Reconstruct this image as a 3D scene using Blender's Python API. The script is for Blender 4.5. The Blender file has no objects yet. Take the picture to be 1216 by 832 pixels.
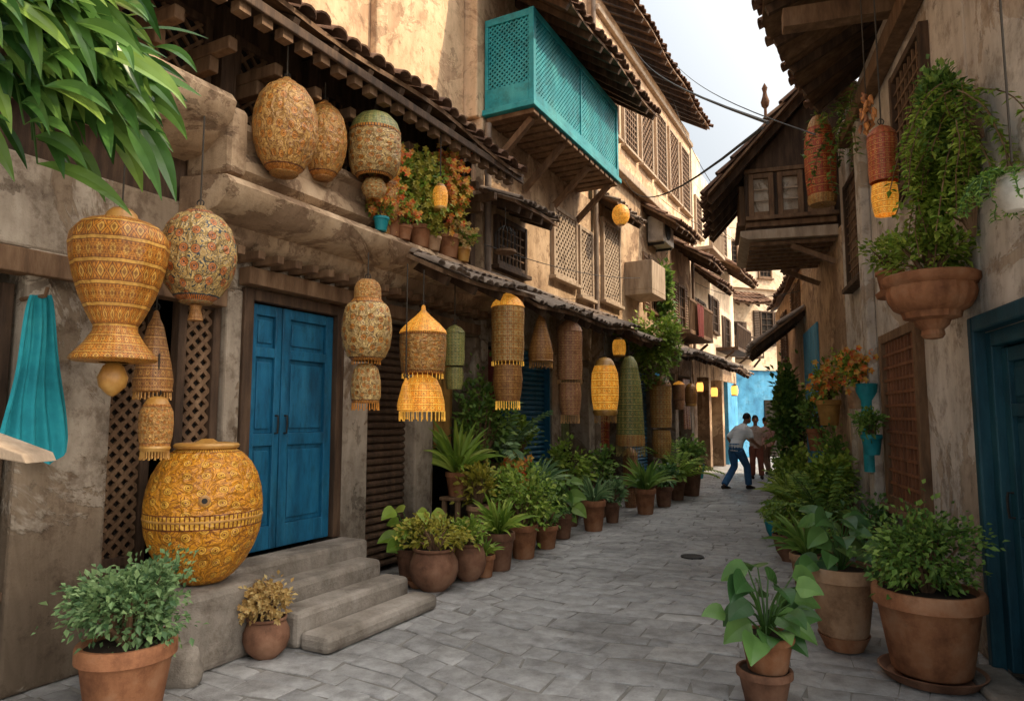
import bpy, math, random
from mathutils import Vector as V
from math import sin, cos, pi, radians
S=bpy.context.scene; C=S.collection; rnd=random.Random(11); U=rnd.uniform; G=rnd.gauss
f=811.0; PT=radians(5.57); CAM=V((0,0,1.6)); FW=V((0,cos(PT),sin(PT))); UP=V((0,-sin(PT),cos(PT))); Z=V((0,0,1))
def ray(px,py): return FW+V((1,0,0))*((px-608)/f)+UP*((416-py)/f)
def at(px,py,Y): d=ray(px,py); return CAM+d*(Y/d.y)
def gpt(px,py,z=0): d=ray(px,py); return CAM+d*((z-1.6)/d.z)
def mpp(p): return (p-CAM).dot(FW)/f
class Fr:
    def __init__(s,A,u,n): s.A=V(A);s.u=V(u).normalized();s.n=V(n).normalized()
    def pt(s,a,o,z): return s.A+s.u*a+s.n*o+Z*z
    def hit(s,px,py,o): d=ray(px,py); return CAM+d*((s.A+s.n*o-CAM).dot(s.n)/d.dot(s.n))
L=Fr((-3.97,2.11,0),(.469,.883,0),(.883,-.469,0))
Rr=Fr((1.597,-.478,0),(.287,.958,0),(-.958,.287,0))
E=Fr((6,26.5,0),(.94,.34,0),(.34,-.94,0))
org={}
class MB:
    def __init__(s): s.v=[];s.f=[];s.uv=[];s.has=False
    def add(s,vs,fs,uvs=None):
        b=len(s.v); s.v+=[V(p) for p in vs]
        for i,q in enumerate(fs):
            s.f.append([b+k for k in q]); s.uv.append(uvs[i] if uvs else None)
        if uvs: s.has=True
        return s
    def hexa(s,p,uv=None):
        fs=[(0,1,2,3),(7,6,5,4),(0,4,5,1),(1,5,6,2),(2,6,7,3),(3,7,4,0)]
        return s.add(p,fs,[[uv]*4]*6 if uv else None)
    def fb(s,F,a0,a1,o0,o1,z0,z1):
        P=F.pt; return s.hexa([P(a0,o0,z0),P(a1,o0,z0),P(a1,o1,z0),P(a0,o1,z0),P(a0,o0,z1),P(a1,o0,z1),P(a1,o1,z1),P(a0,o1,z1)])
    def bar(s,p0,p1,w,d,nrm):
        t=(p1-p0).normalized(); a=t.cross(nrm).normalized()*(w/2); b=nrm.normalized()*(d/2)
        return s.hexa([p0-a-b,p0+a-b,p0+a+b,p0-a+b,p1-a-b,p1+a-b,p1+a+b,p1-a+b])
    def ext(s,F,prof,a0,a1):
        n=len(prof); vs=[F.pt(a0,o,z) for o,z in prof]+[F.pt(a1,o,z) for o,z in prof]
        return s.add(vs,[(i,(i+1)%n,(i+1)%n+n,i+n) for i in range(n)]+[tuple(range(n)),tuple(range(2*n-1,n-1,-1))])
    def lathe(s,c,prof,n=28,ribs=0,amp=0,sx=1,sy=1):
        ln=[0]
        for i in range(1,len(prof)): ln.append(ln[-1]+math.hypot(prof[i][0]-prof[i-1][0],prof[i][1]-prof[i-1][1]))
        T=ln[-1] or 1; vs=[];fs=[];uv=[]
        for r,z in prof:
            for k in range(n):
                a=2*pi*k/n; q=max(r,.0006)*(1+amp*cos(ribs*a)); vs.append(c+V((q*cos(a)*sx,q*sin(a)*sy,z)))
        for i in range(len(prof)-1):
            for k in range(n):
                k2=(k+1)%n; fs.append((i*n+k,i*n+k2,i*n+n+k2,i*n+n+k))
                uv.append([(k/n,ln[i]/T),((k+1)/n,ln[i]/T),((k+1)/n,ln[i+1]/T),(k/n,ln[i+1]/T)])
        return s.add(vs,fs,uv)
    def tube(s,pts,rad,n=8,ref=None):
        if not isinstance(rad,(list,tuple)): rad=[rad]*len(pts)
        m=len(pts); vs=[]
        D=(pts[-1]-pts[0]).normalized()
        if ref is None: ref=V((1,0,0)) if abs(D.x)<.8 else V((0,1,0))
        for i,p in enumerate(pts):
            t=(pts[min(i+1,m-1)]-pts[max(i-1,0)]).normalized()
            a=(ref-t*ref.dot(t)).normalized(); b=t.cross(a)
            r=rad[i]; ra,rb=r if isinstance(r,tuple) else (r,r)
            for k in range(n): q=2*pi*k/n; vs.append(p+a*(ra*cos(q))+b*(rb*sin(q)))
        fs=[(i*n+k,i*n+(k+1)%n,(i+1)*n+(k+1)%n,(i+1)*n+k) for i in range(m-1) for k in range(n)]
        fs+=[tuple(range(n-1,-1,-1)),tuple(range((m-1)*n,m*n))]
        return s.add(vs,fs)
    def ball(s,c,r,n=10):
        rx,ry,rz=r if isinstance(r,tuple) else (r,r,r); m=n//2+1
        return s.lathe(c,[(sin(pi*i/m),-cos(pi*i/m)*rz) for i in range(m+1)],n,0,0,rx,ry)
    def sleaf(s,p,d,up,Ln,W):
        d=d.normalized(); sd=d.cross(up)
        if sd.length<1e-4: sd=d.cross(V((1,0,.1)))
        sd=sd.normalized()*(W/2); u=sd.cross(d).normalized(); m=p+d*Ln*.45; k=rnd.random()
        s.add([p,m+sd+u*W*.15,p+d*Ln-Z*Ln*.12,m-sd+u*W*.15],[(0,1,2),(0,2,3)],[[(k,.5)]*3,[(k,.5)]*3])
    def leaf(s,p,d,Ln,W,droop=.5,seg=5,up=Z,pw=.8):
        d=d.normalized(); k=rnd.random(); vs=[];fs=[]; q=V(p); tw=U(-.3,.3)
        for i in range(seg+1):
            t=i/seg; w=W*.5*max(.04,sin(pi*min(1,t**pw*.96+.03)))
            sd=d.cross(up); sd=sd.normalized() if sd.length>1e-3 else V((1,0,0)); u=sd.cross(d).normalized()
            sd=(sd+u*tw).normalized()
            vs+=[q+sd*w+u*w*.3,q,q-sd*w+u*w*.3]
            q=q+d*(Ln/seg); d=(d-Z*droop/seg).normalized()
        for i in range(seg):
            b=i*3; fs+=[(b,b+1,b+4,b+3),(b+1,b+2,b+5,b+4)]
        s.add(vs,fs,[[(k,.5)]*4]*len(fs))
    def obj(s,name,m,parent=None,smooth=0,bevel=0,recalc=True):
        if parent is not None: o0=org[parent.name]
        else:
            xs=[p.x for p in s.v];ys=[p.y for p in s.v];zs=[p.z for p in s.v]
            o0=V(((min(xs)+max(xs))/2,(min(ys)+max(ys))/2,min(zs)))
        me=bpy.data.meshes.new(name); me.from_pydata([p-o0 for p in s.v],[],s.f)
        if s.has:
            ul=me.uv_layers.new(name='UVMap'); fl=[]
            for q,u in zip(s.f,s.uv):
                for c in (u or [(.5,.5)]*len(q)): fl+=[c[0],c[1]]
            ul.data.foreach_set('uv',fl)
        if recalc:
            import bmesh
            bm=bmesh.new(); bm.from_mesh(me); bmesh.ops.recalc_face_normals(bm,faces=bm.faces); bm.to_mesh(me); bm.free()
        if smooth:
            me.shade_smooth(); me.set_sharp_from_angle(angle=radians(smooth))
        me.materials.append(m)
        o=bpy.data.objects.new(name,me); C.objects.link(o)
        if parent is not None: o.parent=parent
        else: o.location=o0
        org[o.name]=o0
        if bevel:
            b=o.modifiers.new('Bevel','BEVEL'); b.width=bevel; b.segments=2; b.limit_method='ANGLE'
        return o
def tag(o,label,cat,group=None):
    o['label']=label; o['category']=cat
    if group: o['group']=group
    return o
def thing(name,label,cat,loc,group=None):
    o=bpy.data.objects.new(name,None); C.objects.link(o); o.location=loc; o.empty_display_size=.1; org[o.name]=V(loc)
    return tag(o,label,cat,group)
# ---------------------------------------------------------------- materials
def newmat(n):
    m=bpy.data.materials.new(n); m.use_nodes=True; return m,m.node_tree,m.node_tree.nodes['Principled BSDF']
def nd(nt,t,attrs={},**k):
    n=nt.nodes.new('ShaderNode'+t)
    for a,v in attrs.items(): setattr(n,a,v)
    for a,v in k.items(): n.inputs[a].default_value=v
    return n
def co(nt,kind='Object',sc=(1,1,1)):
    t=nd(nt,'TexCoord'); m=nd(nt,'Mapping'); m.inputs['Scale'].default_value=sc; nt.links.new(t.outputs[kind],m.inputs[0]); return m.outputs[0]
def ramp(nt,fac,st,const=False):
    n=nd(nt,'ValToRGB'); e=n.color_ramp.elements; n.color_ramp.interpolation='CONSTANT' if const else 'LINEAR'
    while len(e)<len(st): e.new(.5)
    for x,(p,c) in zip(e,st): x.position=p; x.color=(*c,1) if len(c)==3 else c
    nt.links.new(fac,n.inputs[0]); return n.outputs[0]
def noise(nt,vec,scale,detail=4,rough=.6,dist=0):
    n=nd(nt,'TexNoise',Scale=scale,Detail=detail,Roughness=rough,Distortion=dist); nt.links.new(vec,n.inputs['Vector']); return n.outputs['Fac']
def mix(nt,fac,a,b,bl='MIX'):
    n=nt.nodes.new('ShaderNodeMix'); n.data_type='RGBA'; n.blend_type=bl
    for i,v in ((0,fac),(6,a),(7,b)):
        if hasattr(v,'is_linked'): nt.links.new(v,n.inputs[i])
        else: n.inputs[i].default_value=v if i==0 else (*v,1)
    return n.outputs[2]
def bump(nt,b,h,st=.3,dist=.02):
    n=nd(nt,'Bump',Strength=st,Distance=dist); nt.links.new(h,n.inputs['Height']); nt.links.new(n.outputs[0],b.inputs['Normal'])
def mth(nt,op,a,b=None):
    n=nd(nt,'Math',{'operation':op})
    for i,v in enumerate((a,b)):
        if v is None: continue
        if hasattr(v,'is_linked'): nt.links.new(v,n.inputs[i])
        else: n.inputs[i].default_value=v
    return n.outputs[0]
def surf(name,cols,scale=1.2,rough=.85,bs=30,bst=.4,streak=0,grime=0,metal=0,stretch=(1,1,1),spec=.3,bd=.012,patch=None):
    m,nt,b=newmat(name); v=co(nt,'Object',stretch); hg=noise(nt,v,bs,5,.75)
    c=ramp(nt,noise(nt,v,scale,6,.65),[(.28,cols[0]),(.5,cols[1]),(.72,cols[2])])
    if patch:
        pk=ramp(nt,noise(nt,v,.9,7,.72,.8),[(.515,(0,0,0)),(.54,(1,1,1))]); c=mix(nt,pk,c,patch); hg=mth(nt,'SUBTRACT',hg,mth(nt,'MULTIPLY',pk,.9))
        pk=ramp(nt,noise(nt,v,2.3,7,.75,.5),[(.6,(0,0,0)),(.62,(1,1,1))]); c=mix(nt,mth(nt,'MULTIPLY',pk,.6),c,tuple(q*.55 for q in patch)); hg=mth(nt,'SUBTRACT',hg,mth(nt,'MULTIPLY',pk,.6))
    if streak:
        s=ramp(nt,noise(nt,co(nt,'Object',(2.5,2.5,.45)),1,5,.7,.5),[(.36,(.4,.34,.28)),(.6,(1,1,1))])
        c=mix(nt,streak*.7,c,s,'MULTIPLY')
        s=ramp(nt,noise(nt,v,4.5,6,.75),[(.36,(.4,.34,.3)),(.5,(1,1,1))]); c=mix(nt,streak*.85,c,s,'MULTIPLY')
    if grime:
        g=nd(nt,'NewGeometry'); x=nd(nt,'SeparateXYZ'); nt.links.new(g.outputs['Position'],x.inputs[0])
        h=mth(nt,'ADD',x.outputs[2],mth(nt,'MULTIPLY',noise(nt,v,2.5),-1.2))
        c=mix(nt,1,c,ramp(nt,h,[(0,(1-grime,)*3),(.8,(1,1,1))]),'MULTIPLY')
    nt.links.new(c,b.inputs['Base Color']); b.inputs['Roughness'].default_value=rough; b.inputs['Metallic'].default_value=metal
    b.inputs['Specular IOR Level'].default_value=spec
    bump(nt,b,hg,bst,bd); return m
def tone(c,a=.7,b=1.3): return [tuple(x*a for x in c),c,tuple(min(x*b,.95) for x in c)]
def finish(nt,b,c,sat,emit,hgt):
    n=noise(nt,co(nt),7,6,.7); c=mix(nt,min(1,sat+.25),c,ramp(nt,n,[(.32,(.38,.3,.22)),(.6,(1,1,1))]),'MULTIPLY')
    n2=noise(nt,co(nt),45,3); c=mix(nt,.5,c,ramp(nt,n2,[(.38,(.5,.42,.34)),(.55,(1,1,1))]),'MULTIPLY')
    nt.links.new(c,b.inputs['Base Color']); b.inputs['Roughness'].default_value=.48; b.inputs['Specular IOR Level'].default_value=.45
    if emit: nt.links.new(c,b.inputs['Emission Color']); b.inputs['Emission Strength'].default_value=emit
    bump(nt,b,mix(nt,.5,hgt,n2),.7,.012)
def ornate(name,base,dark,acc,nu=14,nv=6,emit=0,sat=.4):
    m,nt,b=newmat(name); t=nd(nt,'TexCoord'); x=nd(nt,'SeparateXYZ'); nt.links.new(t.outputs['UV'],x.inputs[0])
    def cell(k):
        a=mth(nt,'SUBTRACT',mth(nt,'FRACT',mth(nt,'MULTIPLY',x.outputs[0],nu*k)),.5); q=mth(nt,'SUBTRACT',mth(nt,'FRACT',mth(nt,'MULTIPLY',x.outputs[1],nv*k)),.5)
        return a,q,mth(nt,'SQRT',mth(nt,'ADD',mth(nt,'MULTIPLY',a,a),mth(nt,'MULTIPLY',q,q)))
    a,q,r=cell(1); an=mth(nt,'ARCTAN2',q,a)
    pet=mth(nt,'MULTIPLY',r,mth(nt,'ADD',1,mth(nt,'MULTIPLY',mth(nt,'COSINE',mth(nt,'MULTIPLY',an,8)),.28)))
    dia=mth(nt,'MULTIPLY',mth(nt,'ADD',mth(nt,'ABSOLUTE',a),mth(nt,'ABSOLUTE',q)),.62)
    row=mth(nt,'LESS_THAN',mth(nt,'FRACT',mth(nt,'MULTIPLY',x.outputs[1],nv/2)),.5)
    val=mth(nt,'ADD',mth(nt,'MULTIPLY',pet,row),mth(nt,'MULTIPLY',dia,mth(nt,'SUBTRACT',1,row)))
    c=ramp(nt,val,[(0,acc),(.07,dark),(.1,acc),(.2,dark),(.24,base),(.33,dark),(.37,base),(.5,dark),(.54,base)],True)
    _,_,r3=cell(3); c=mix(nt,mth(nt,'MULTIPLY',mth(nt,'LESS_THAN',r3,.24),.75),c,dark)
    aq=mth(nt,'ABSOLUTE',q); c=mix(nt,mth(nt,'GREATER_THAN',aq,.41),c,acc); c=mix(nt,mth(nt,'LESS_THAN',mth(nt,'ABSOLUTE',mth(nt,'SUBTRACT',aq,.41)),.018),c,dark)
    finish(nt,b,c,sat,emit,val); return m
def scroll(name,base,dark,acc,su=9,sv=4,fl=3.2,emit=0,sat=.4,edge=1,ink=.85):
    m,nt,b=newmat(name); v=co(nt,'UV',(su,sv,1))
    n=noise(nt,v,1.15,1,.4,1.6); fr=mth(nt,'FRACT',mth(nt,'MULTIPLY',n,9))
    c=mix(nt,mth(nt,'MULTIPLY',mth(nt,'LESS_THAN',fr,.26),ink),base,dark)
    n2=mth(nt,'FRACT',mth(nt,'MULTIPLY',noise(nt,v,3.2,1,.4,1.2),8)); c=mix(nt,mth(nt,'MULTIPLY',mth(nt,'LESS_THAN',n2,.24),ink*.7),c,dark)
    vo=nd(nt,'TexVoronoi',{'voronoi_dimensions':'2D'},Scale=fl/3,Randomness=.45); nt.links.new(v,vo.inputs['Vector']); d=vo.outputs['Distance']
    fc=ramp(nt,d,[(0,dark),(.06,acc),(.13,dark),(.16,acc),(.26,dark)],True); c=mix(nt,mth(nt,'LESS_THAN',d,.29),c,fc)
    if edge:
        t=nd(nt,'TexCoord'); x=nd(nt,'SeparateXYZ'); nt.links.new(t.outputs['UV'],x.inputs[0])
        e=mth(nt,'ABSOLUTE',mth(nt,'SUBTRACT',x.outputs[1],.5))
        k=mth(nt,'ABSOLUTE',mth(nt,'SUBTRACT',mth(nt,'FRACT',mth(nt,'MULTIPLY',x.outputs[0],su*4)),.5))
        bc=mix(nt,mth(nt,'LESS_THAN',k,.16),acc,dark)
        c=mix(nt,mth(nt,'GREATER_THAN',e,.435),c,bc); c=mix(nt,mth(nt,'LESS_THAN',mth(nt,'ABSOLUTE',mth(nt,'SUBTRACT',e,.435)),.008),c,dark)
    finish(nt,b,c,sat,emit,fr); return m
def foliage_mat(name,cols,rough=.5,tr=.28):
    m,nt,b=newmat(name); x=nd(nt,'SeparateXYZ'); nt.links.new(co(nt,'UV'),x.inputs[0])
    c=ramp(nt,x.outputs[0],[(i/(len(cols)-1),q) for i,q in enumerate(cols)])
    c=mix(nt,.7,c,ramp(nt,noise(nt,co(nt),5,2),[(.3,(.5,.55,.5)),(.65,(1.2,1.2,1.1))]),'MULTIPLY')
    nt.links.new(c,b.inputs['Base Color']); b.inputs['Roughness'].default_value=rough; b.inputs['Specular IOR Level'].default_value=.35
    t=nd(nt,'BsdfTranslucent'); nt.links.new(c,t.inputs[0]); s=nd(nt,'MixShader'); s.inputs[0].default_value=tr
    nt.links.new(b.outputs[0],s.inputs[1]); nt.links.new(t.outputs[0],s.inputs[2])
    nt.links.new(s.outputs[0],nt.nodes['Material Output'].inputs[0]); return m
def emis(name,c,st):
    m,nt,b=newmat(name); b.inputs['Base Color'].default_value=(*c,1); b.inputs['Emission Color'].default_value=(*c,1); b.inputs['Emission Strength'].default_value=st; return m
M={}
M['tan']=surf('tan_plaster',[(.34,.225,.135),(.55,.39,.245),(.65,.49,.335)],1.1,.9,streak=.8,grime=.4,patch=(.34,.225,.14),bst=.6)
M['cream']=surf('cream_plaster',[(.56,.38,.23),(.77,.55,.35),(.83,.64,.44)],.8,.9,streak=.65,patch=(.56,.37,.23),bst=.5)
M['far']=surf('pale_plaster',[(.66,.5,.34),(.8,.64,.46),(.85,.72,.55)],.7,.9,streak=.4,patch=(.66,.5,.35))  # plaster lightened so its colour carries the distant haze
M['grey']=surf('grey_plaster',[(.25,.205,.16),(.45,.38,.3),(.58,.5,.4)],1.3,.9,streak=.85,grime=.5,bst=.75,patch=(.28,.21,.145))
M['grey2']=surf('pale_grey_plaster',[(.4,.36,.31),(.64,.585,.52),(.72,.67,.6)],1.3,.9,streak=.75,grime=.4,bst=.7,patch=(.46,.38,.3))
M['stone']=surf('step_stone',[(.14,.12,.1),(.27,.235,.195),(.4,.35,.3)],2.5,.85,streak=.6,bst=.8,bd=.02)
M['wood']=surf('dark_wood',[(.026,.015,.009),(.07,.04,.023),(.135,.08,.047)],1.5,.7,20,.5,stretch=(9,9,1.2))
M['woodm']=surf('brown_wood',[(.075,.04,.021),(.16,.09,.047),(.26,.16,.09)],1.5,.7,20,.5,stretch=(7,7,1.5))
M['woodr']=surf('red_wood',[(.09,.035,.017),(.19,.075,.034),(.27,.115,.055)],1.5,.6,20,.4,stretch=(7,7,1.5))
M['pale']=surf('weathered_wood',[(.22,.16,.11),(.36,.27,.19),(.48,.38,.28)],1.5,.8,20,.5,stretch=(7,7,1.5))
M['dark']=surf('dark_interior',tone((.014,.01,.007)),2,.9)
M['blue']=surf('blue_paint',[(.005,.055,.11),(.009,.12,.235),(.025,.18,.31)],1.6,.45,25,.35,streak=.6,spec=.4,stretch=(4,4,1))
M['teal']=surf('teal_paint',[(.005,.028,.042),(.008,.058,.085),(.022,.09,.118)],1.6,.5,25,.35,streak=.4,stretch=(4,4,1))
M['turq']=surf('turquoise_paint',[(.008,.17,.21),(.015,.28,.33),(.06,.38,.41)],1.5,.5,25,.3,streak=.55)
M['bwall']=surf('blue_wall',[(.04,.2,.4),(.08,.33,.56),(.18,.44,.64)],1,.8,streak=.5)
M['roof']=surf('roof_tile',[(.06,.032,.022),(.15,.08,.05),(.25,.155,.095)],3.5,.85,bst=.6)
M['tin']=surf('rusty_tin',[(.09,.065,.05),(.2,.15,.115),(.32,.26,.2)],2,.7,bst=.4)
M['terra']=surf('terracotta',[(.2,.075,.033),(.34,.145,.066),(.42,.23,.13)],4,.8,35,.35,streak=.6)
M['terra2']=surf('pale_terracotta',[(.25,.14,.075),(.42,.25,.14),(.5,.34,.22)],4,.8,35,.35,streak=.6)
M['terra3']=surf('dark_terracotta',[(.12,.055,.03),(.22,.105,.06),(.3,.165,.1)],4,.8,35,.4,streak=.6)
M['soil']=surf('soil',tone((.035,.024,.016)),12,.95)
M['iron']=surf('iron',tone((.03,.028,.026)),5,.6,metal=.4)
M['cord']=surf('cord',tone((.05,.04,.03)),5,.9)
M['white']=surf('dirty_white',[(.4,.37,.32),(.6,.56,.5),(.68,.65,.6)],2,.7,streak=.4)
M['gold']=surf('gold_trim',[(.22,.095,.02),(.44,.21,.04),(.56,.33,.09)],6,.42,spec=.6)
M['cloth_t']=surf('teal_cloth',[(.01,.16,.2),(.02,.28,.33),(.05,.38,.41)],3,.9,200,.3)
M['clothr']=surf('wine_cloth',tone((.16,.035,.03)),9,.9,120,.3); M['clotho']=surf('ochre_cloth',tone((.36,.19,.05)),9,.9,120,.3); M['clothg']=surf('olive_cloth',tone((.12,.14,.06)),9,.9,120,.3)
M['oA']=scroll('yellow_floral',(.76,.32,.018),(.2,.055,.008),(.8,.42,.05),20,5.8,3.0,sat=.2,ink=.8)
M['oB']=ornate('carved_gold',(.66,.26,.03),(.22,.07,.012),(.74,.4,.08),24,6)
M['oC']=scroll('painted_globe',(.66,.43,.14),(.025,.05,.065),(.6,.2,.04),14,6,ink=.97)
M['oD']=scroll('tan_floral',(.72,.4,.11),(.2,.065,.018),(.74,.3,.05),17,7,ink=.85)
M['oE']=ornate('cream_ornate',(.76,.49,.17),(.13,.06,.028),(.66,.28,.05),18,9)
M['oF']=ornate('orange_lamp',(.88,.36,.03),(.4,.11,.012),(.95,.52,.08),16,6,emit=.6)
M['oG']=ornate('green_ornate',(.28,.32,.1),(.05,.08,.03),(.56,.45,.13),18,11)
M['oH']=ornate('rose_ornate',(.52,.23,.11),(.15,.05,.03),(.68,.38,.15),16,10)
M['oI']=ornate('red_weave',(.58,.1,.03),(.22,.04,.02),(.7,.28,.07),16,9)
M['oJ']=ornate('brown_shade',(.44,.19,.05),(.14,.055,.018),(.58,.3,.08),16,7)
M['oK']=scroll('cream_floral',(.78,.53,.2),(.11,.05,.025),(.66,.27,.04),14,6,ink=.92)
M['glow']=emis('lamp_glow',(1,.42,.08),2.2)
M['fA']=foliage_mat('mid_green_leaves',[(.06,.135,.026),(.15,.265,.05),(.27,.38,.08)])
M['fB']=foliage_mat('bright_leaves',[(.11,.2,.026),(.235,.35,.043),(.4,.48,.09)])
M['fC']=foliage_mat('dark_leaves',[(.032,.09,.027),(.075,.17,.044),(.15,.27,.07)],.38,.2)
M['fD']=foliage_mat('yellowish_leaves',[(.17,.18,.022),(.34,.3,.035),(.46,.39,.07)])
M['fE']=foliage_mat('greyish_leaves',[(.07,.145,.06),(.15,.25,.1),(.26,.37,.16)])
M['fF']=foliage_mat('dry_flowers',[(.34,.19,.06),(.5,.32,.11),(.58,.42,.18)])
M['fG']=foliage_mat('glossy_leaves',[(.03,.09,.02),(.085,.19,.042),(.24,.36,.075)],.24,.32)
M['fR']=foliage_mat('coloured_flowers',[(.7,.1,.04),(.8,.35,.05),(.8,.55,.15),(.7,.2,.1)],.6,.35)
m,nt,b=newmat('paving_slabs'); x=nd(nt,'SeparateXYZ'); nt.links.new(co(nt,'UV'),x.inputs[0])
c=ramp(nt,x.outputs[0],[(0,(.32,.316,.31)),(.4,(.37,.363,.354)),(.8,(.405,.396,.384)),(1,(.48,.468,.45))])
c=mix(nt,.85,c,ramp(nt,noise(nt,co(nt),.9,6,.7),[(.3,(.45,.44,.43)),(.56,(1,1,1))]),'MULTIPLY')
c=mix(nt,.75,c,ramp(nt,noise(nt,co(nt),7,7,.75),[(.35,(.5,.485,.47)),(.6,(1.1,1.1,1.1))]),'MULTIPLY')
nt.links.new(c,b.inputs['Base Color']); b.inputs['Specular IOR Level'].default_value=.5
nt.links.new(ramp(nt,noise(nt,co(nt),3,5,.7),[(.35,(.33,)*3),(.65,(.7,)*3)]),b.inputs['Roughness'])
bump(nt,b,noise(nt,co(nt),11,8,.78),.8,.03); M['slab']=m
M['ground']=surf('joint_dirt',tone((.19,.178,.16)),4,.95)
# ---------------------------------------------------------------- ground
g=MB(); g.add([(-150,-150,-.009),(150,-150,-.009),(150,150,-.009),(-150,150,-.009)],[(0,1,2,3)]); o=g.obj('ground',M['ground'],recalc=False); o['kind']='structure'
g=MB()
def wp(s,o): return L.pt(s+.13*sin(o*1.1+s*.35)+.07*sin(o*2.7+s)+.02*sin(o*9+s*5),o+.1*sin(s*.9)+.02*sin(s*8),0)
s=-2.0
while s<31:
    ds=U(.14,.29); o=-.1+U(-.3,0)
    while o<9:
        do=U(.15,.5); w=wp(s+ds/2,o+do/2)
        if w.x<2.2+.3*w.y or w.y>20.2:
            i=.003; cs=[wp(s+i,o+i),wp(s+ds-i,o+i),wp(s+ds-i,o+do-i),wp(s+i,o+do-i)]
            cs=[q+V((G(0,.011),G(0,.011),0)) for q in cs]; cen=sum(cs,V())/4; h=G(0,.0018); tx,ty=G(0,.006),G(0,.006)
            top=[q+(cen-q)*.11+Z*(h+(q.x-cen.x)*tx+(q.y-cen.y)*ty) for q in cs]
            bot=[q-Z*.02 for q in cs]; k=min(1,max(0,G(.5,.22)))
            md=[q+(cen-q)*.01+Z*(h-.006) for q in cs]
            vs=top+md+bot; fs=[(0,1,2,3)]+[(j,(j+1)%4,(j+1)%4+4,j+4) for j in range(4)]+[(j+4,(j+1)%4+4,(j+1)%4+8,j+8) for j in range(4)]
            g.add(vs,fs,[[(k,.5)]*4]*9)
        o+=do
    s+=ds
o=g.obj('street',M['slab'],smooth=40); o['kind']='structure'
p=gpt(822,661); g=MB(); g.lathe(p,[(.13,-.01),(.13,.012),(.11,.014),(.105,.009),(.001,.009)],24)
tag(g.obj('manhole_cover',M['iron'],smooth=30),'small round iron cover set into the paving mid street','manhole cover')
# ---------------------------------------------------------------- house helpers
def hp(name,mat,boxes,par,F,bevel=0.008):
    g=MB()
    for b in boxes: g.fb(F,*b)
    return g.obj(name,M[mat],par,bevel=bevel)
def each(name,mat,boxes,par,F,bevel=.008):
    for b in boxes: hp(name,mat,[b],par,F,bevel)
def lat(g,fn,nrm,a0,a1,b0,b1,step,w,d,diag=True):
    if diag:
        for sg in (1,-1):
            off=nrm*(.002*sg); c=a0-(b1-b0)
            while c<a1:
                t0=max(0,a0-c); t1=min(b1-b0,a1-c)
                if t1-t0>.02:
                    q=(lambda t:fn(c+t,b0+t)) if sg>0 else (lambda t:fn(c+t,b1-t))
                    g.bar(q(t0)+off,q(t1)+off,w,d,nrm)
                c+=step*1.414
    else:
        k=max(1,round((a1-a0)/step))
        for i in range(1,k): a=a0+(a1-a0)*i/k; g.bar(fn(a,b0),fn(a,b1),w,d,nrm)
        k=max(1,round((b1-b0)/step))
        for i in range(1,k): b=b0+(b1-b0)*i/k; g.bar(fn(a0,b)+nrm*.003,fn(a1,b)+nrm*.003,w,d,nrm)
def window(F,h,s0,s1,z0,z1,o,fm='wood',lm='wood',step=.09,diag=False,bk='dark',w=.018,fw=.07,name='window'):
    fr=hp(name,fm,[(s0,s0+fw,o-.02,o+.07,z0,z1),(s1-fw,s1,o-.02,o+.07,z0,z1),(s0+fw,s1-fw,o-.02,o+.065,z1-fw,z1),(s0+fw,s1-fw,o-.02,o+.065,z0,z0+fw)],h,F)
    g=MB(); lat(g,lambda a,b:F.pt(a,o+.035,b),F.n,s0+fw,s1-fw,z0+fw,z1-fw,step,w,.022,diag); g.obj('lattice',M[lm],fr)
    hp('backing',bk,[(s0+fw,s1-fw,o-.02,o+.008,z0+fw,z1-fw)],fr,F,0)
    hp('sill',fm,[(s0-.05,s1+.05,o-.02,o+.12,z0-.06,z0-.002)],fr,F)
    return fr
def shutter_win(F,h,s0,s1,z0,z1,o,m='woodm'):
    fr=window(F,h,s0,s1,z0,z1,o,m,m,.25)
    w=(s1-s0)
    for a,b in ((s0-w*.45,s0-.01),(s1+.01,s1+w*.45)):
        g=MB(); g.fb(F,a,b,o+.01,o+.04,z0,z1)
        z=z0+.05
        while z<z1-.06: g.hexa([F.pt(a+.03,o+.041,z),F.pt(b-.03,o+.041,z),F.pt(b-.03,o+.065,z+.01),F.pt(a+.03,o+.065,z+.01),F.pt(a+.03,o+.041,z+.05),F.pt(b-.03,o+.041,z+.05),F.pt(b-.03,o+.045,z+.05),F.pt(a+.03,o+.045,z+.05)]); z+=.07
        g.obj('shutter',M[m],fr)
def roll(F,h,s0,s1,z0,z1,o,m,name='roller_shutter',st=.075):
    g=MB(); z=z0
    while z<z1-.02:
        g.ext(F,[(o-.04,z),(o,z+.006),(o+.022,z+st*.3),(o+.022,z+st*.6),(o,z+st*.95),(o-.04,z+st)],s0,s1); z+=st
    return g.obj(name,M[m],h)
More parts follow.
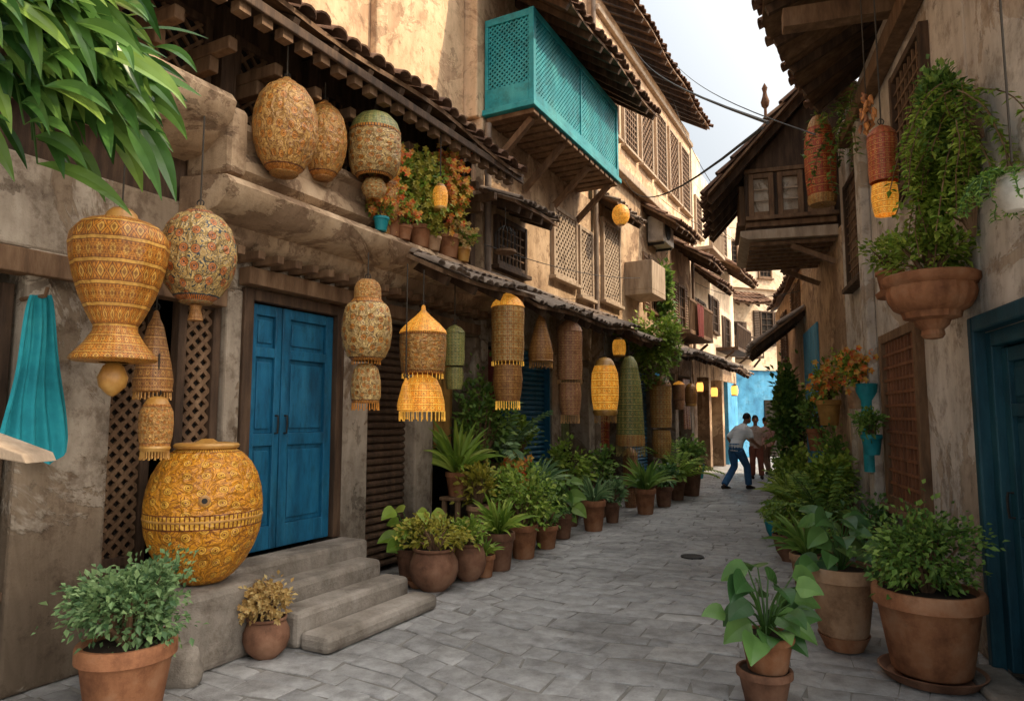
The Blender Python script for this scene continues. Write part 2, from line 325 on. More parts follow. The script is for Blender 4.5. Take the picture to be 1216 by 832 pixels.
def door(F,h,s0,s1,z0,z1,o,m,n=2,split=None):
    hp('door_frame','wood' if m!='teal' else m,[(s0-.1,s0-.004,o-.06,o+.1,z0,z1+.1),(s1+.004,s1+.1,o-.06,o+.1,z0,z1+.1),(s0-.004,s1+.004,o-.06,o+.1,z1+.004,z1+.1)],h,F)
    ed=[s0]+([split] if split else [])+[s1] if n==2 else [s0,s1]
    for a,b in zip(ed,ed[1:]):
        a+=.006;b-=.006; st=min(.09,(b-a)*.2)
        bx=[(a,a+st,o,o+.05,z0+.01,z1-.01),(b-st,b,o,o+.05,z0+.01,z1-.01)]
        H=z1-z0; zs=[z0+.01,z0+.2,z0+H*.42,z0+H*.47,z0+H*.78,z0+H*.82,z1-.1,z1-.01]
        for i in range(0,8,2): bx.append((a+st,b-st,o,o+.047,zs[i],zs[i+1]))
        d=hp('door',m,bx,h,F,.006)
        for i in (1,3,5):
            hp('panel',m,[(a+st,b-st,o+.004,o+.018,zs[i],zs[i+1]),(a+st+.03,b-st-.03,o+.016,o+.032,zs[i]+.04,zs[i+1]-.04)],d,F,.006)
        g=MB(); p=F.pt(b-.045 if a==ed[0]+.006 else a+.045,o+.05,z0+H*.47); g.tube([p,p+F.n*.03,p+F.n*.035+Z*.06,p+F.n*.035+Z*.12,p+F.n*.03+Z*.15,p+Z*.15],.008,6); g.obj('handle',M['iron'],d)
def tile_roof(F,h,segs,ze,orr,zr,m='roof',pitch=.17,rows=4,raft=.45,name='roof',rm='wood',sof='woodm'):
    g=MB(); sf=MB(); ph=U(0,6)
    def sag(a): return .05*sin(a*.9+ph)+.03*sin(a*2.3+ph*2)
    for s0,s1,e0,e1 in segs:
        n=max(1,round((s1-s0)/pitch))
        for i in range(n):
            sa=s0+(i+.5)*(s1-s0)/n; e=e0+(e1-e0)*(i+.5)/n
            pe=F.pt(sa,e+.4*sag(sa+3),ze+sag(sa))
            dirv=(pe-F.pt(sa,orr,zr)); ln=dirv.length; d=dirv/ln; nn=F.u.cross(d); nn=nn if nn.z>0 else -nn
            base=F.pt(sa,orr,zr)
            for r in range(rows):
                a=base+d*(ln*r/rows); b=base+d*(ln*(r+1)/rows+U(.0,.08))+F.u*G(0,.012); ra=pitch*.42; rb=pitch*.52
                vs=[]
                for q,rr,lift in ((a,ra,.012),(b,rb,.035+G(0,.01))):
                    for k in range(7): an=pi*k/6; vs.append(q+F.u*(rr*cos(an))+nn*(rr*.75*sin(an)+lift))
                vs2=[v-nn*.016 for v in vs[7:]]
                g.add(vs+vs2,[(k,k+1,k+8,k+7) for k in range(6)]+[(k+7,k+8,k+15,k+14) for k in range(6)])
        P=F.pt; t=.045; ns=max(2,int((s1-s0)/.35)); vs=[]; fs=[]
        for i in range(ns+1):
            a=s0+(s1-s0)*i/ns; e=e0+(e1-e0)*i/ns+.4*sag(a+3); z=ze+sag(a); vs+=[P(a,orr,zr-t),P(a,e,z-t),P(a,e,z),P(a,orr,zr)]
        for i in range(ns):
            b=i*4; fs+=[(b+k,b+(k+1)%4,b+4+(k+1)%4,b+4+k) for k in range(4)]
        fs+=[(0,1,2,3),(ns*4+3,ns*4+2,ns*4+1,ns*4)]; sf.add(vs,fs)
    rf=g.obj(name,M[m],h,smooth=50)
    sf.obj('soffit',M[sof],rf)
    if raft:
        for s0,s1,e0,e1 in segs:
            n=max(1,round((s1-s0)/raft))
            for i in range(n):
                sa=s0+(i+.5)*(s1-s0)/n; e=e0+(e1-e0)*(i+.5)/n+.4*sag(sa+3)
                q=MB(); q.bar(F.pt(sa,orr,zr-.095),F.pt(sa,e-.03,ze+sag(sa)-.095),.06,.09,(F.pt(0,orr,zr)-F.pt(0,e,ze)).cross(F.u)); q.obj('rafter',M[rm],h)
    return rf
def rail_balcony(F,h,s0,s1,o,d,z,m='woodm',hh=.8):
    b=hp('balcony',m,[(s0,s1,o,o+d,z,z+.1),(s0,s1,o+d-.06,o+d,z+hh,z+hh+.07)],h,F)
    g=MB(); k=int((s1-s0)/.14)
    for i in range(k+1): a=s0+.02+(s1-s0-.04)*i/k; g.bar(F.pt(a,o+d-.03,z+.1),F.pt(a,o+d-.03,z+hh),.035,.035,F.n)
    g.obj('railing',M[m],b)
    for a in (s0+.1,s1-.1): q=MB(); q.bar(F.pt(a,o,z-.45),F.pt(a,o+d*.8,z-.03),.06,.06,F.u); q.obj('strut',M[m],b)
# ---------------------------------------------------------------- LEFT house 1
h=thing('house','tan house nearest on the left with blue double door and curved balcony','house',L.pt(2.5,-2,0))
hp('wall','grey',[(.3,1.2,-.35,0,0,3),(2.2,2.76,-.35,.03,0,2.62),(3.65,3.8,-.35,.02,.45,2.62),(4.98,5.36,-.35,.03,0,2.62),(6.15,6.5,-.35,.03,0,2.62),(7.42,7.58,-.35,.02,0,2.62),(1.2,7.58,-.35,-.005,2.62,3.2)],h,L,.02)
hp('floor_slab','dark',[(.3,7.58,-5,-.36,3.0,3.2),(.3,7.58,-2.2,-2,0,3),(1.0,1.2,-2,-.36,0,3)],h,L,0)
hp('upper_wall','wood',[(.3,7.5,-.4,-.1,3.2,5.05)],h,L)
hp('attic_wall','cream',[(.3,7.5,-4,-.22,5.06,9.5),(2.6,2.9,-.22,-.1,5.3,9.4),(5.55,5.75,-.22,-.12,5.3,9.4)],h,L,.02)
hp('gutter_board','wood',[(.3,7.4,.7,.73,4.5,4.58)],h,L)
g=MB(); g.ext(L,[(0,2.9),(.1,2.9),(.2,2.98),(.22,3.06),(.42,3.1),(.52,3.18),(.55,3.26),(.5,3.32),(0,3.38)],3.2,7.55); g.obj('cornice',M['tan'],h,smooth=40)
g=MB(); g.ext(L,[(-.1,3.37),(.3,3.36),(.4,3.44),(.37,3.54),(.3,3.62),(.32,3.72),(.38,3.76),(.36,3.82),(-.1,3.84)],3.45,5.5); g.obj('balcony_parapet',M['tan'],h,smooth=40)
g=MB(); g.ext(L,[(-.1,3.55),(.12,3.57),(.3,3.68),(.42,3.78),(.46,3.9),(.4,3.97),(-.1,4.02)],.5,3.3); g.obj('upper_cornice',M['tan'],h,smooth=40)
hp('corbel','tan',[(3.3,3.46,-.1,.42,3.38,3.9)],h,L,.05)
for i in range(22): hp('beam_end','woodm',[(3.3+i*.195,3.37+i*.195,.0,.3,2.83,2.9)],h,L,.01)
for i in range(16): hp('carved_bracket','woodm',[(.6+i*.44,.68+i*.44,-.1,.42,4.3,4.4),(.6+i*.44,.68+i*.44,-.1,.22,4.18,4.299)],h,L,.01)
for sa in (2.3,3.5,4.45,5.45,6.5,7.3): hp('post','wood',[(sa,sa+.12,-.1,.02,3.4,4.9)],h,L)
for a,b in ((2.45,3.45),(3.66,4.4),(4.6,5.4),(5.6,6.45),(6.65,7.25)):
    window(L,h,a,b,3.85,4.75,-.1,'wood','woodm',.1,a<4.5,w=.026)
tile_roof(L,h,[(.3,7.35,.75,.75)],4.66,-.24,5.2)
g=MB(); 
for sa in [x*.2+.3 for x in range(35)]: g.fb(L,sa,sa+.1,.6,.69,4.44,4.52)
g.obj('dentil_moulding',M['woodm'],h)
tile_roof(L,h,[(5.3,7.5,.85,.85)],3.02,.3,3.3,'tin',.12,2,.5,'awning')
door(L,h,3.9,4.88,.5,2.55,-.06,'blue',2,4.25)
window(L,h,3.27,3.64,.9,2.5,-.1,'wood','woodm',.075,True,w=.03,name='carved_panel')
window(L,h,2.78,3.24,.55,2.42,-.32,'wood','woodm',.07,True,w=.03,name='carved_panel')
hp('carved_base','wood',[(3.27,3.64,-.14,-.02,.45,.84)],h,L)
roll(L,h,5.38,6.14,.05,2.6,-.12,'wood')
each('lintel','woodm',[(1.2,3.6,-.06,.08,2.45,2.6),(3.75,5.0,.012,.14,2.66,2.8),(5.4,7.4,.01,.12,2.63,2.76)],h,L)
hp('wall_post','woodm',[(1.6,1.75,-.2,.05,0,2.44)],h,L)
window(L,h,1.78,2.18,.6,2.4,-.12,'wood','woodm',.08,True,w=.03,name='carved_panel')
st=thing('stone_steps','worn grey stone steps climbing to the blue double door','steps',L.pt(4.3,.5,0))
hp('landing','stone',[(2.72,5.0,.04,.36,0,.5)],st,L,.035)
for i in range(3): hp('step','stone',[(3.6+.01*i,4.86+.04*i,.36+.27*i+.001,.36+.27*(i+1),0,.375-.125*i)],st,L,.04)
hp('side_block','stone',[(2.6,3.58,.362,.7,0,.49)],st,L,.04)
# ---------------------------------------------------------------- LEFT house 2
h=thing('house','house with turquoise lattice box balcony over the left side of the alley','house',L.pt(9.6,-2,0))
hp('wall','grey',[(7.6,7.75,-.35,.03,0,2.6),(9.75,10.1,-.35,.03,0,2.6),(11.3,11.58,-.35,.03,0,2.6),(7.6,11.58,-.35,0,2.6,3.3)],h,L,.015)
hp('upper_wall','tan',[(7.6,11.58,-4,.01,3.31,5.6)],h,L,.02)
hp('attic_wall','cream',[(7.52,11.58,-4,-.03,5.6,9.6)],h,L,.02)
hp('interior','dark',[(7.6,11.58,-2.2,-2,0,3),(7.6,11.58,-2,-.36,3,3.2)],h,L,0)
roll(L,h,8.5,9.7,.05,2.55,-.1,'blue')
each('shutter_frame','blue',[(8.4,8.49,-.14,.01,0,2.6),(9.71,9.75,-.14,.0,0,2.6)],h,L)
tile_roof(L,h,[(7.55,11.6,.85,.85)],3.05,.02,3.5,'tin',.12,2,.5,'awning')
tile_roof(L,h,[(7.5,8.9,.55,.5)],4.42,.02,4.6,'tin',.12,1,.4,'small_canopy')
window(L,h,9.75,10.75,3.85,5.02,.012,'pale','pale',.085,True,w=.03)
window(L,h,10.85,11.5,3.7,4.95,.012,'pale','pale',.085,True,w=.03)
window(L,h,7.9,8.8,3.65,4.35,.012,'wood','woodm',.11)
b=hp('balcony','turq',[(7.6,11.05,.0,.78,5.62,5.7),(7.66,7.74,.67,.75,5.7,7.0),(10.92,11.0,.67,.75,5.7,7.0),(9.3,9.36,.68,.745,5.7,6.9),(7.74,10.92,.69,.745,5.7,5.84),(7.74,10.92,.69,.745,6.9,7.0),(7.67,7.73,.0,.67,5.7,6.0),(7.67,7.73,.0,.67,6.9,7.0),(10.93,10.99,0,.67,5.7,5.9),(7.67,7.73,.0,.05,6.0,6.9)],h,L)
g=MB(); lat(g,lambda a,z:L.pt(a,.715,z),L.n,7.74,10.92,5.84,6.9,.052,.025,.02)
lat(g,lambda a,z:L.pt(7.7,a,z),-L.u,.05,.67,6.0,6.9,.052,.025,.02); lat(g,lambda a,z:L.pt(10.96,a,z),L.u,.0,.67,5.9,6.9,.08,.024,.02)
g.obj('lattice_screen',M['turq'],b)
hp('screen_backing','teal',[(7.74,10.92,.66,.685,5.85,6.89),(7.735,7.75,.05,.65,6.01,6.89)],b,L,0)
for i in range(15): hp('floor_board','woodm',[(7.68+i*.222,7.68+i*.222+.16,.02,.74,5.55,5.615)],b,L)
for sa in (7.8,8.8,9.8,10.75):
    g=MB(); g.bar(L.pt(sa,.02,4.95),L.pt(sa,.66,5.53),.08,.08,L.u); g.obj('strut',M['woodm'],b)
tile_roof(L,h,[(7.3,11.9,1.2,1.2)],7.08,-.1,7.95,'roof',.17,5,.4)
# ---------------------------------------------------------------- LEFT house 3
h=thing('house','tall tan house with lattice window bands past the turquoise balcony','house',L.pt(15,-2,0))
hp('wall','grey',[(11.6,11.9,-.35,.03,0,2.7),(13.2,13.5,-.35,.03,0,2.7),(15.2,15.5,-.35,.03,0,2.7),(17.2,17.5,-.35,.03,0,2.7),(18.9,19.2,-.35,.03,0,2.7),(11.6,19.2,-.35,0,2.7,3.3)],h,L,.015)
hp('upper_wall','tan',[(11.6,19.2,-4,.02,3.31,6.5)],h,L,.02)
hp('attic_wall','cream',[(11.6,19.2,-4,.1,6.5,9.75)],h,L,.02)
each('string_course','pale',[(11.6,19.2,.1,.25,6.45,6.62),(11.6,19.2,.1,.2,9.3,9.42)],h,L,.02)
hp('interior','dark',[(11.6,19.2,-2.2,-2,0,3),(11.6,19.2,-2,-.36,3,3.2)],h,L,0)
tile_roof(L,h,[(11.5,19.4,.65,.65)],9.8,-.6,10.6)
tile_roof(L,h,[(11.6,19.3,.9,.95)],3.0,.02,3.45,'tin',.12,2,.5,'awning')
tile_roof(L,h,[(14.6,17.0,.8,.75)],5.95,.02,6.4,'roof',.17,3,.5,'eave_roof')
tile_roof(L,h,[(17.1,19.3,.95,.95)],5.6,.02,6.15,'roof',.17,3,.5,'eave_roof')
tile_roof(L,h,[(11.7,13.3,.5,.5)],5.5,.02,5.8,'tin',.12,2,.4,'small_canopy')
for i in range(6): window(L,h,11.9+i*1.2,12.85+i*1.2,7.2,9.0,.1,'pale','woodm',.13,i%2==0,w=.03)
window(L,h,12.0,13.0,3.8,5.4,.02,'pale','pale',.09,True,w=.03)
shutter_win(L,h,15.0,15.8,4.0,5.3,.02,'woodm'); shutter_win(L,h,17.6,18.3,3.9,5.1,.02,'woodm')
hp('box_balcony','pale',[(13.4,14.4,.02,.6,4.1,4.2),(13.4,14.4,.54,.6,4.2,4.8),(13.4,13.46,.02,.54,4.2,4.8),(14.34,14.4,.02,.54,4.2,4.8)],h,L)
rail_balcony(L,h,16.3,18.9,.02,.65,3.6)
roll(L,h,13.6,15.1,.05,2.6,-.1,'blue','shop_shutter')
each('shop_shelf','woodm',[(15.6,17.1,-.9,-.4,.5,.56),(15.6,17.1,-.9,-.4,1.1,1.16),(17.6,18.8,-.9,-.4,.6,.66)],h,L)
# ---------------------------------------------------------------- LEFT house 4
h=thing('house','sunlit cream house with stepped parapet at the far left','house',L.pt(23.5,-2,0))
hp('wall','tan',[(19.25,19.6,-.35,.03,0,2.8),(21.2,21.5,-.35,.03,0,2.8),(23.2,23.5,-.35,.03,0,2.8),(19.25,26,-.35,.01,2.8,3.4)],h,L,.015)
hp('painted_wall','bwall',[(24.2,26,-.35,.03,0,2.79)],h,L)
hp('upper_wall','far',[(19.25,26,-4,-.01,3.41,8.6),(19.25,21,-4,-.02,8.6,9.6),(21,22.6,-4,-.02,8.6,9.2),(24,25.5,-4,-.02,8.6,9.4)],h,L,.03)
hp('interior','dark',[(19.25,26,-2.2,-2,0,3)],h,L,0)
tile_roof(L,h,[(19.4,22.0,.7,.7)],5.5,.0,6.0,'roof',.2,3,.6,'eave_roof')
tile_roof(L,h,[(22.3,25.5,.9,.9)],6.3,.0,6.9,'roof',.2,3,.6,'eave_roof')
tile_roof(L,h,[(19.4,23.6,1.0,.9)],3.0,.02,3.5,'tin',.16,2,.6,'awning')
rail_balcony(L,h,22.6,25.4,-.01,.7,3.75,'wood'); rail_balcony(L,h,19.6,21.4,-.01,.6,6.4,'pale')
for i,z in enumerate((3.9,4.3,3.9)): shutter_win(L,h,20+i*2,20.8+i*2,z,z+1.15,-.01,'wood')
for i,z in enumerate((7.0,6.9,7.2)): window(L,h,20+i*2,20.8+i*2,z,z+1.2,-.01,'pale','woodm',.16,w=.03)
# ---------------------------------------------------------------- END house
h=thing('house','pale sunlit house with blue ground floor closing the alley end','house',E.pt(4,-2,0))
hp('lower_wall','bwall',[(0,10,-4,0,0,3.5)],h,E); hp('upper_wall','far',[(0,10,-4,-.1,3.5,9.4),(2.5,4.2,-4,-.1,9.4,11.0),(5.2,8,-4,-.1,9.4,10.2)],h,E,.03)
each('string_course','far',[(0,10,-.1,.1,3.5,3.7),(0,10,-.1,.05,6.9,7.05)],h,E)
for i,z in enumerate((4.4,4.1,4.6,4.3)):
    shutter_win(E,h,1.2+i*1.7,1.9+i*1.7,z,z+1.4,-.1,'wood'); window(E,h,1.2+i*1.7,1.9+i*1.7,7.4+.2*(i%2),8.9,-.1,'woodm','wood',.2)
rail_balcony(E,h,2.4,4.2,-.1,.7,3.95,'wood'); tile_roof(E,h,[(2.2,4.6,.8,.8)],6.2,-.1,6.7,'roof',.2,3,.5,'eave_roof')
hp('doorway','dark',[(4.6,5.3,-.01,.03,0,2.3)],h,E)  # flat near-black panel paints the shade of an opening; wall is solid behind
# ---------------------------------------------------------------- RIGHT house 1
F=Rr
h=thing('house','plastered house on the right edge with dark teal door and red lattice window','house',F.pt(5,-2,0))
hp('wall','grey2',[(3.2,3.96,-.4,0,0,5.5),(3.96,5.08,-.4,0,2.14,5.5),(5.08,9.9,-.4,0,0,5.5)],h,F,.02)
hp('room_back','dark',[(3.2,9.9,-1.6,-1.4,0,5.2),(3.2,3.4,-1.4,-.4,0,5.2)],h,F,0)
hp('upper_wall','tan',[(3.2,9.9,-4,-.5,5.2,9.5)],h,F)  # storey out of view, added to keep direct sun off the left side
hp('pilaster','grey2',[(8.1,8.35,0,.1,0,5.0)],h,F,.02)
door(F,h,4.06,4.98,.06,2.04,-.1,'teal',1)
hp('door_surround','teal',[(3.86,3.955,-.05,.07,0,2.25),(5.085,5.17,-.05,.07,0,2.25),(3.955,5.085,-.05,.07,2.145,2.25)],h,F,.015)
hp('door_step','stone',[(3.9,5.15,.0,.25,0,.055)],h,F,.02)
window(F,h,6.4,7.75,.75,2.42,0,'woodm','woodr',.12,False,'dark',.026,.09)
tile_roof(F,h,[(3.2,6.9,1.15,1.15),(6.9,9.1,1.15,.3)],5.5,-.5,6.2,'roof',.17,5,.5,'roof','wood')
each('beam','woodm',[(4.5,4.65,0,1.0,5.1,5.28),(6.3,6.45,0,1.0,5.1,5.28),(3.2,9,.001,.14,4.9,5.08)],h,F)
window(F,h,8.4,9.3,3.2,4.5,0,'wood','woodm',.12)
window(F,h,5.8,6.8,3.6,4.7,0,'wood','woodm',.12)
# ---------------------------------------------------------------- RIGHT house 2
h=thing('house','gabled house on the right with wooden jettied bay window','house',F.pt(12,-2,0))
hp('wall','tan',[(9.95,14.5,-4,0,0,4.2)],h,F,.02); hp('shade_block','tan',[(9.95,14.5,-5,-1.3,4.2,7.6)],h,F)  # hidden rear mass, added and sized to shade the left facades
hp('blue_panel','bwall',[(12.4,14.3,0,.03,.1,3.2)],h,F)
g=MB(); g.ext(F,[(-1.3,4.2),(1.2,4.25),(1.2,5.1),(.2,6.25),(-1.3,5.2)],10.2,12.0); g.obj('bay',M['wood'],h)
g=MB(); g.ext(F,[(0,4.1),(1.18,4.12),(1.28,4.17),(1.28,4.245),(0,4.249)],10.1,12.1); g.obj('bay_moulding',M['pale'],h,smooth=40)
for i in range(8): hp('joist','woodm',[(10.2+i*.25,10.28+i*.25,.02,1.15,4.04,4.095)],h,F)
for sa in (10.25,11.9):
    g=MB(); g.bar(F.pt(sa,.02,3.75),F.pt(sa,.6,4.02),.07,.07,F.u); g.obj('strut',M['woodm'],h)
side=Fr(F.pt(10.2,0,0),F.n,-F.u)
for a in (.03,.42,.81): window(side,h,a,a+.34,4.45,5.08,.0,'woodm','pale',.16,bk='grey')
each('bay_rail','woodm',[(0,1.2,0,.06,4.3,4.38),(0,1.2,.0,.05,5.1,5.16)],h,side)
for a in (10.4,11.0): window(F,h,a,a+.5,4.45,5.0,1.2,'woodm','pale',.16)
tile_roof(F,h,[(9.75,12.4,1.7,1.7)],4.78,.2,6.38,'roof',.17,7,.45)
tile_roof(F,h,[(9.75,12.4,-1.4,-1.4)],5.2,.2,6.38,'roof',.17,5,0)
g=MB(); p=F.pt(9.9,.9,5.6); g.tube([p,p+Z*.35],[.03,.02],8); g.lathe(p+Z*.33,[(.02,0),(.05,.04),(.06,.1),(.035,.18),(.025,.24),(.04,.3),(.0,.38)],12); g.obj('roof_finial',M['terra3'],h,smooth=50)
# ---------------------------------------------------------------- RIGHT house 3
h=thing('house','low plastered house with tin awning on the right before the alley end','house',F.pt(17.5,-2,0))
hp('wall','cream',[(14.55,21,-4,-.02,0,4.6)],h,F,.02); hp('shade_block','cream',[(14.55,21,-5,-1.6,4.6,7.0)],h,F)  # unseen rear mass, added to hold back sun; height set for the light
tile_roof(F,h,[(13.9,16.2,.95,.95)],3.0,-.0,3.7,'tin',.14,2,.4,'awning')
tile_roof(F,h,[(14.5,21.1,.12,.12)],4.6,-1.2,5.3,'roof',.18,4,0)
shutter_win(F,h,15.2,16,3.7,4.4,-.02,'woodm'); shutter_win(F,h,18,18.8,3.0,4.2,-.02,'woodm'); door(F,h,17,17.8,.05,2.2,-.08,'blue',1)
# ---------------------------------------------------------------- lanterns
EGG=[('cap','c',[(.02,1),(.12,1),(.17,.965),(.32,.95),(.36,.93)]),('body','m',[(.36,.93),(.6,.88),(.82,.78),(.96,.63),(1,.48),(.95,.33),(.8,.18),(.58,.07),(.42,.03)]),('base_ring','c',[(.42,.03),(.44,.015),(.38,0),(.02,0)])]
URN=[('collar','c',[(.02,1.02),(.2,1.015),(.3,.99),(.34,.965),(.4,.95)]),('body','m',[(.4,.95),(.62,.94),(.84,.91),(.97,.865),(1,.81),(.96,.73),(.87,.63),(.74,.53),(.58,.44),(.43,.37)]),('foot','m',[(.43,.37),(.44,.345),(.6,.28),(.84,.21),(.86,.195),(.82,.185),(.3,.18)]),('pendant','c',[(.12,.18),(.2,.16),(.3,.1),(.26,.05),(.1,.01),(.02,0)])]
DBL=[('cap','c',[(.02,1),(.3,.99),(.46,.96),(.54,.92),(.54,.84),(.6,.82)]),('body','m',[(.6,.82),(.85,.77),(.98,.66),(1,.56),(.93,.45),(.75,.37),(.55,.335)]),('lower_shade','m',[(.03,.32),(.3,.31),(.48,.27),(.58,.18),(.6,.06),(.52,0)])]
PAG=[('cap','c',[(.03,1),(.08,.99),(.1,.95),(.3,.9),(.7,.82),(.95,.76),(1,.73)]),('body','m',[(.97,.73),(.99,.62),(.96,.5),(.9,.38),(.84,.35)]),('lower_shade','l',[(.3,.34),(.6,.3),(.78,.22),(.92,.1),(.95,.0)])]
TALL=[('cap','c',[(.03,1),(.2,.985),(.6,.95),(.9,.9),(1,.86)]),('body','m',[(.96,.86),(1,.8),(.95,.65),(.98,.5),(.92,.36)]),('lower_shade','l',[(.3,.345),(.8,.33),(.88,.2),(.8,.08),(.7,0)])]
BELL=[('cap','c',[(.03,1),(.12,.98),(.2,.9)]),('body','m',[(.2,.9),(.4,.8),(.6,.6),(.85,.35),(1,.15),(.95,.04)]),('base_ring','c',[(.95,.04),(1,.02),(.9,0),(.1,0)])]
BAR=[('cap','c',[(.02,1),(.25,.99),(.6,.94),(.85,.86),(.97,.76)]),('body','m',[(.97,.76),(1,.6),(.97,.42),(.85,.3),(.6,.24)]),('pendant','m',[(.3,.23),(.42,.18),(.48,.12),(.4,.05),(.2,0)])]
CLO=[('cap','c',[(.03,1),(.3,.98),(.5,.93),(.62,.86)]),('body','m',[(.62,.86),(.8,.7),(.9,.5),(.95,.3),(1,.12)]),('fringe','l',[(1,.12),(1.02,.06),(1.0,0)])]
BIN=[('cap','c',[(.03,1),(.4,.98),(.6,.93),(.75,.85)]),('body','m',[(.75,.85),(.95,.72),(1,.5),(.97,.28),(.85,.1)]),('base_ring','c',[(.85,.1),(.9,.06),(.8,.0),(.1,0)])]
TAS=('tassel','l',[(.1,0),(.16,-.02),(.13,-.05),(.17,-.12),(.2,-.17),(.02,-.17)])
def lantern(label,top,H,W,spec,m,c='gold',l=None,cord=.2,ribs=0,fr=0,group='lanterns hung along the alley'):
    bs=top-Z*H; t=thing('lantern',label,'lantern',bs,group)
    for pn,k,prof in spec:
        g=MB(); g.lathe(bs,[(r*W/2,z*H) for r,z in prof],48,ribs if pn in('body','lower_shade','fringe') else 0,.025 if ribs else 0)
        g.obj(pn,M[{'m':m,'c':c,'l':l or m}[k]],t,smooth=45)
    if fr:
        r0=spec[-1][2][-1][0]*W/2; r0=r0 if r0>.05*W else spec[-1][2][-2][0]*W/2; g=MB(); n=30
        for i in range(n):
            a=2*pi*i/n; q=bs+V((r0*cos(a),r0*sin(a),.002)); ln=fr*(1+.25*(i%2)); g.tube([q,q-Z*ln*.7,q-Z*ln],[.003,.004,.007],5)
        g.obj('bead_fringe',M[c],t)
        # second bead ring at the lower edge of the body
        bp=[q for q in spec if q[0]=='body'][0][2]
        if len(spec)>2 and spec[-1][0]=='lower_shade':
            g=MB()
            for i in range(26):
                a=2*pi*i/26; q=bs+V((bp[-1][0]*W/2*cos(a)*1.02,bp[-1][0]*W/2*sin(a)*1.02,bp[-1][1]*H)); g.tube([q,q-Z*fr*.45,q-Z*fr*.6],[.0025,.003,.005],5)
            g.obj('bead_ring',M[c],t)
    if cord:
        g=MB(); g.tube([top-Z*.01,top+Z*cord],.006,6); g.obj('cord',M['cord'],t)
        g=MB(); q=top+Z*.0; g.tube([q+V((.022*cos(a),0,.022*sin(a)+.02)) for a in [2*pi*i/10 for i in range(11)]],.004,5); g.obj('hook_ring',M['iron'],t)
    return t
def LN(label,px,y0,y1,w,o,spec,m,c='gold',l=None,hang=None,ribs=0,F=L,fr=0):
    p=F.hit(px,y0,o); kk=mpp(p); H=(y1-y0)*kk
    return lantern(label,p,H,w*kk,spec,m,c,l,(hang-p.z) if hang else .12,ribs,fr*kk)
LN('large carved golden urn lantern under the leafy plant at far left',145,252,470,104,.62,URN,'oB','gold',hang=3.6,ribs=12)
LN('round blue and cream painted globe lantern beside carved golden urn',238,245,362,86,.72,EGG+[TAS],'oC','oC','oJ',hang=3.55)
LN('plain brown cloth shade hanging before the dark doorway',186,368,466,44,.4,BELL,'oJ','oJ',hang=2.6,fr=7)
LN('small tan bell lantern lowest before the dark doorway',187,470,535,38,.5,BIN,'oD','gold',hang=2.0,fr=8)
LN('large tan patterned egg lantern under the upper left eave',341,93,212,75,.55,EGG,'oD','oD',hang=4.5)
LN('smaller tan egg lantern tucked behind the larger egg',386,120,216,54,.38,EGG,'oD','oJ',hang=4.5)
LN('cream and green banded barrel lantern beneath upper left eave',446,133,240,62,.55,BAR,'oK','oG',hang=4.5)
LN('slim tan vase lantern low beside the ledge flowers',455,205,285,40,.42,BAR,'oD','oD',hang=3.9)
LN('cream two tier lantern beside the blue double door',437,331,478,59,.72,DBL,'oK','oD',hang=3.0,fr=7)
LN('yellow pagoda lantern with glowing lower shade',503,362,488,56,.74,PAG,'oD','oF','oF',hang=3.0,fr=9)
LN('little glowing cone lamp left of the pagoda lantern shade',482,448,487,20,.76,BELL,'oF','oF',hang=3.0)
LN('slim dark green lantern behind the yellow pagoda lantern',540,385,462,25,.6,TALL,'oG','oG',hang=3.0)
LN('tall cream cylinder lantern with domed top',603,347,476,40,.72,TALL,'oE','oF','oJ',hang=3.0,fr=8)
LN('brown bell lantern between cream cylinder and rose lantern',642,370,430,30,.7,BELL,'oJ','oJ',hang=3.0,fr=6)
LN('rose brown two tier drum lantern with pointed cap',676,378,492,31,.72,TALL,'oH','oH',hang=3.0,fr=8)
LN('glowing orange ribbed lantern low in the row',718,424,493,32,.78,BIN,'oF','gold',ribs=14,hang=3.0,fr=7)
LN('long green fringed fabric lantern',747,422,528,33,.74,CLO,'oG','oG','oE',hang=3.0,ribs=16,fr=10)
LN('long cream column lantern at the far end of the row',784,445,542,26,.74,TALL,'oE','oJ',hang=3.0)
LN('short orange lantern behind the long green lantern',735,400,424,16,.5,BIN,'oF','gold',hang=3.0)
LN('small yellow ball lantern below the lattice windows',737,242,268,21,.6,EGG,'oF','gold',hang=5.4)
LN('small rose lantern under far awning beyond the cream column',806,452,486,14,.6,TALL,'oH','oF',hang=3.0)
LN('small brown basket lantern under far awning before the people',820,455,482,15,.7,BIN,'oJ','gold',hang=3.0)
for px,py,lab in ((831,452,'nearest'),(848,458,'middle'),(872,456,'farthest')):
    LN(f'tiny lit orange lamp under far shop awning, {lab} of three',px,py,py+14,8,.5,BIN,'glow','gold',hang=3.0)
LN('patterned brown pillar lantern standing low beside shop wall',748,530,602,18,.55,TALL,'oH','oJ',hang=2.9)
LN('long red woven lantern with yellow base on the right',1046,148,258,33,.5,TALL,'oI','oI','oF',F=Rr,hang=5.1)
LN('folded red and white hanging textile lantern below right eave',972,137,246,35,.35,BIN,'oI','oE',F=Rr,hang=5.2,ribs=7)
p=Rr.hit(1028,115,.5); t=thing('pepper_string','string of red and orange dried peppers beside red lantern','pepper string',p-Z*.25)
g=MB(); g.tube([p+Z*.8,p-Z*.25],.005,5); g.obj('cord',M['cord'],t)
for i in range(26):
    q=p+Z*.04-Z*(i*.011)+V((U(-.04,.04),U(-.04,.04),0)); g=MB(); g.tube([q,q+V((U(-.02,.02),U(-.02,.02),-.035)),q+V((U(-.03,.03),U(-.03,.03),-.08))],[.012,.017,.003],7); g.obj('pepper',M['oI'] if i%3 else M['terra'],t,smooth=60)
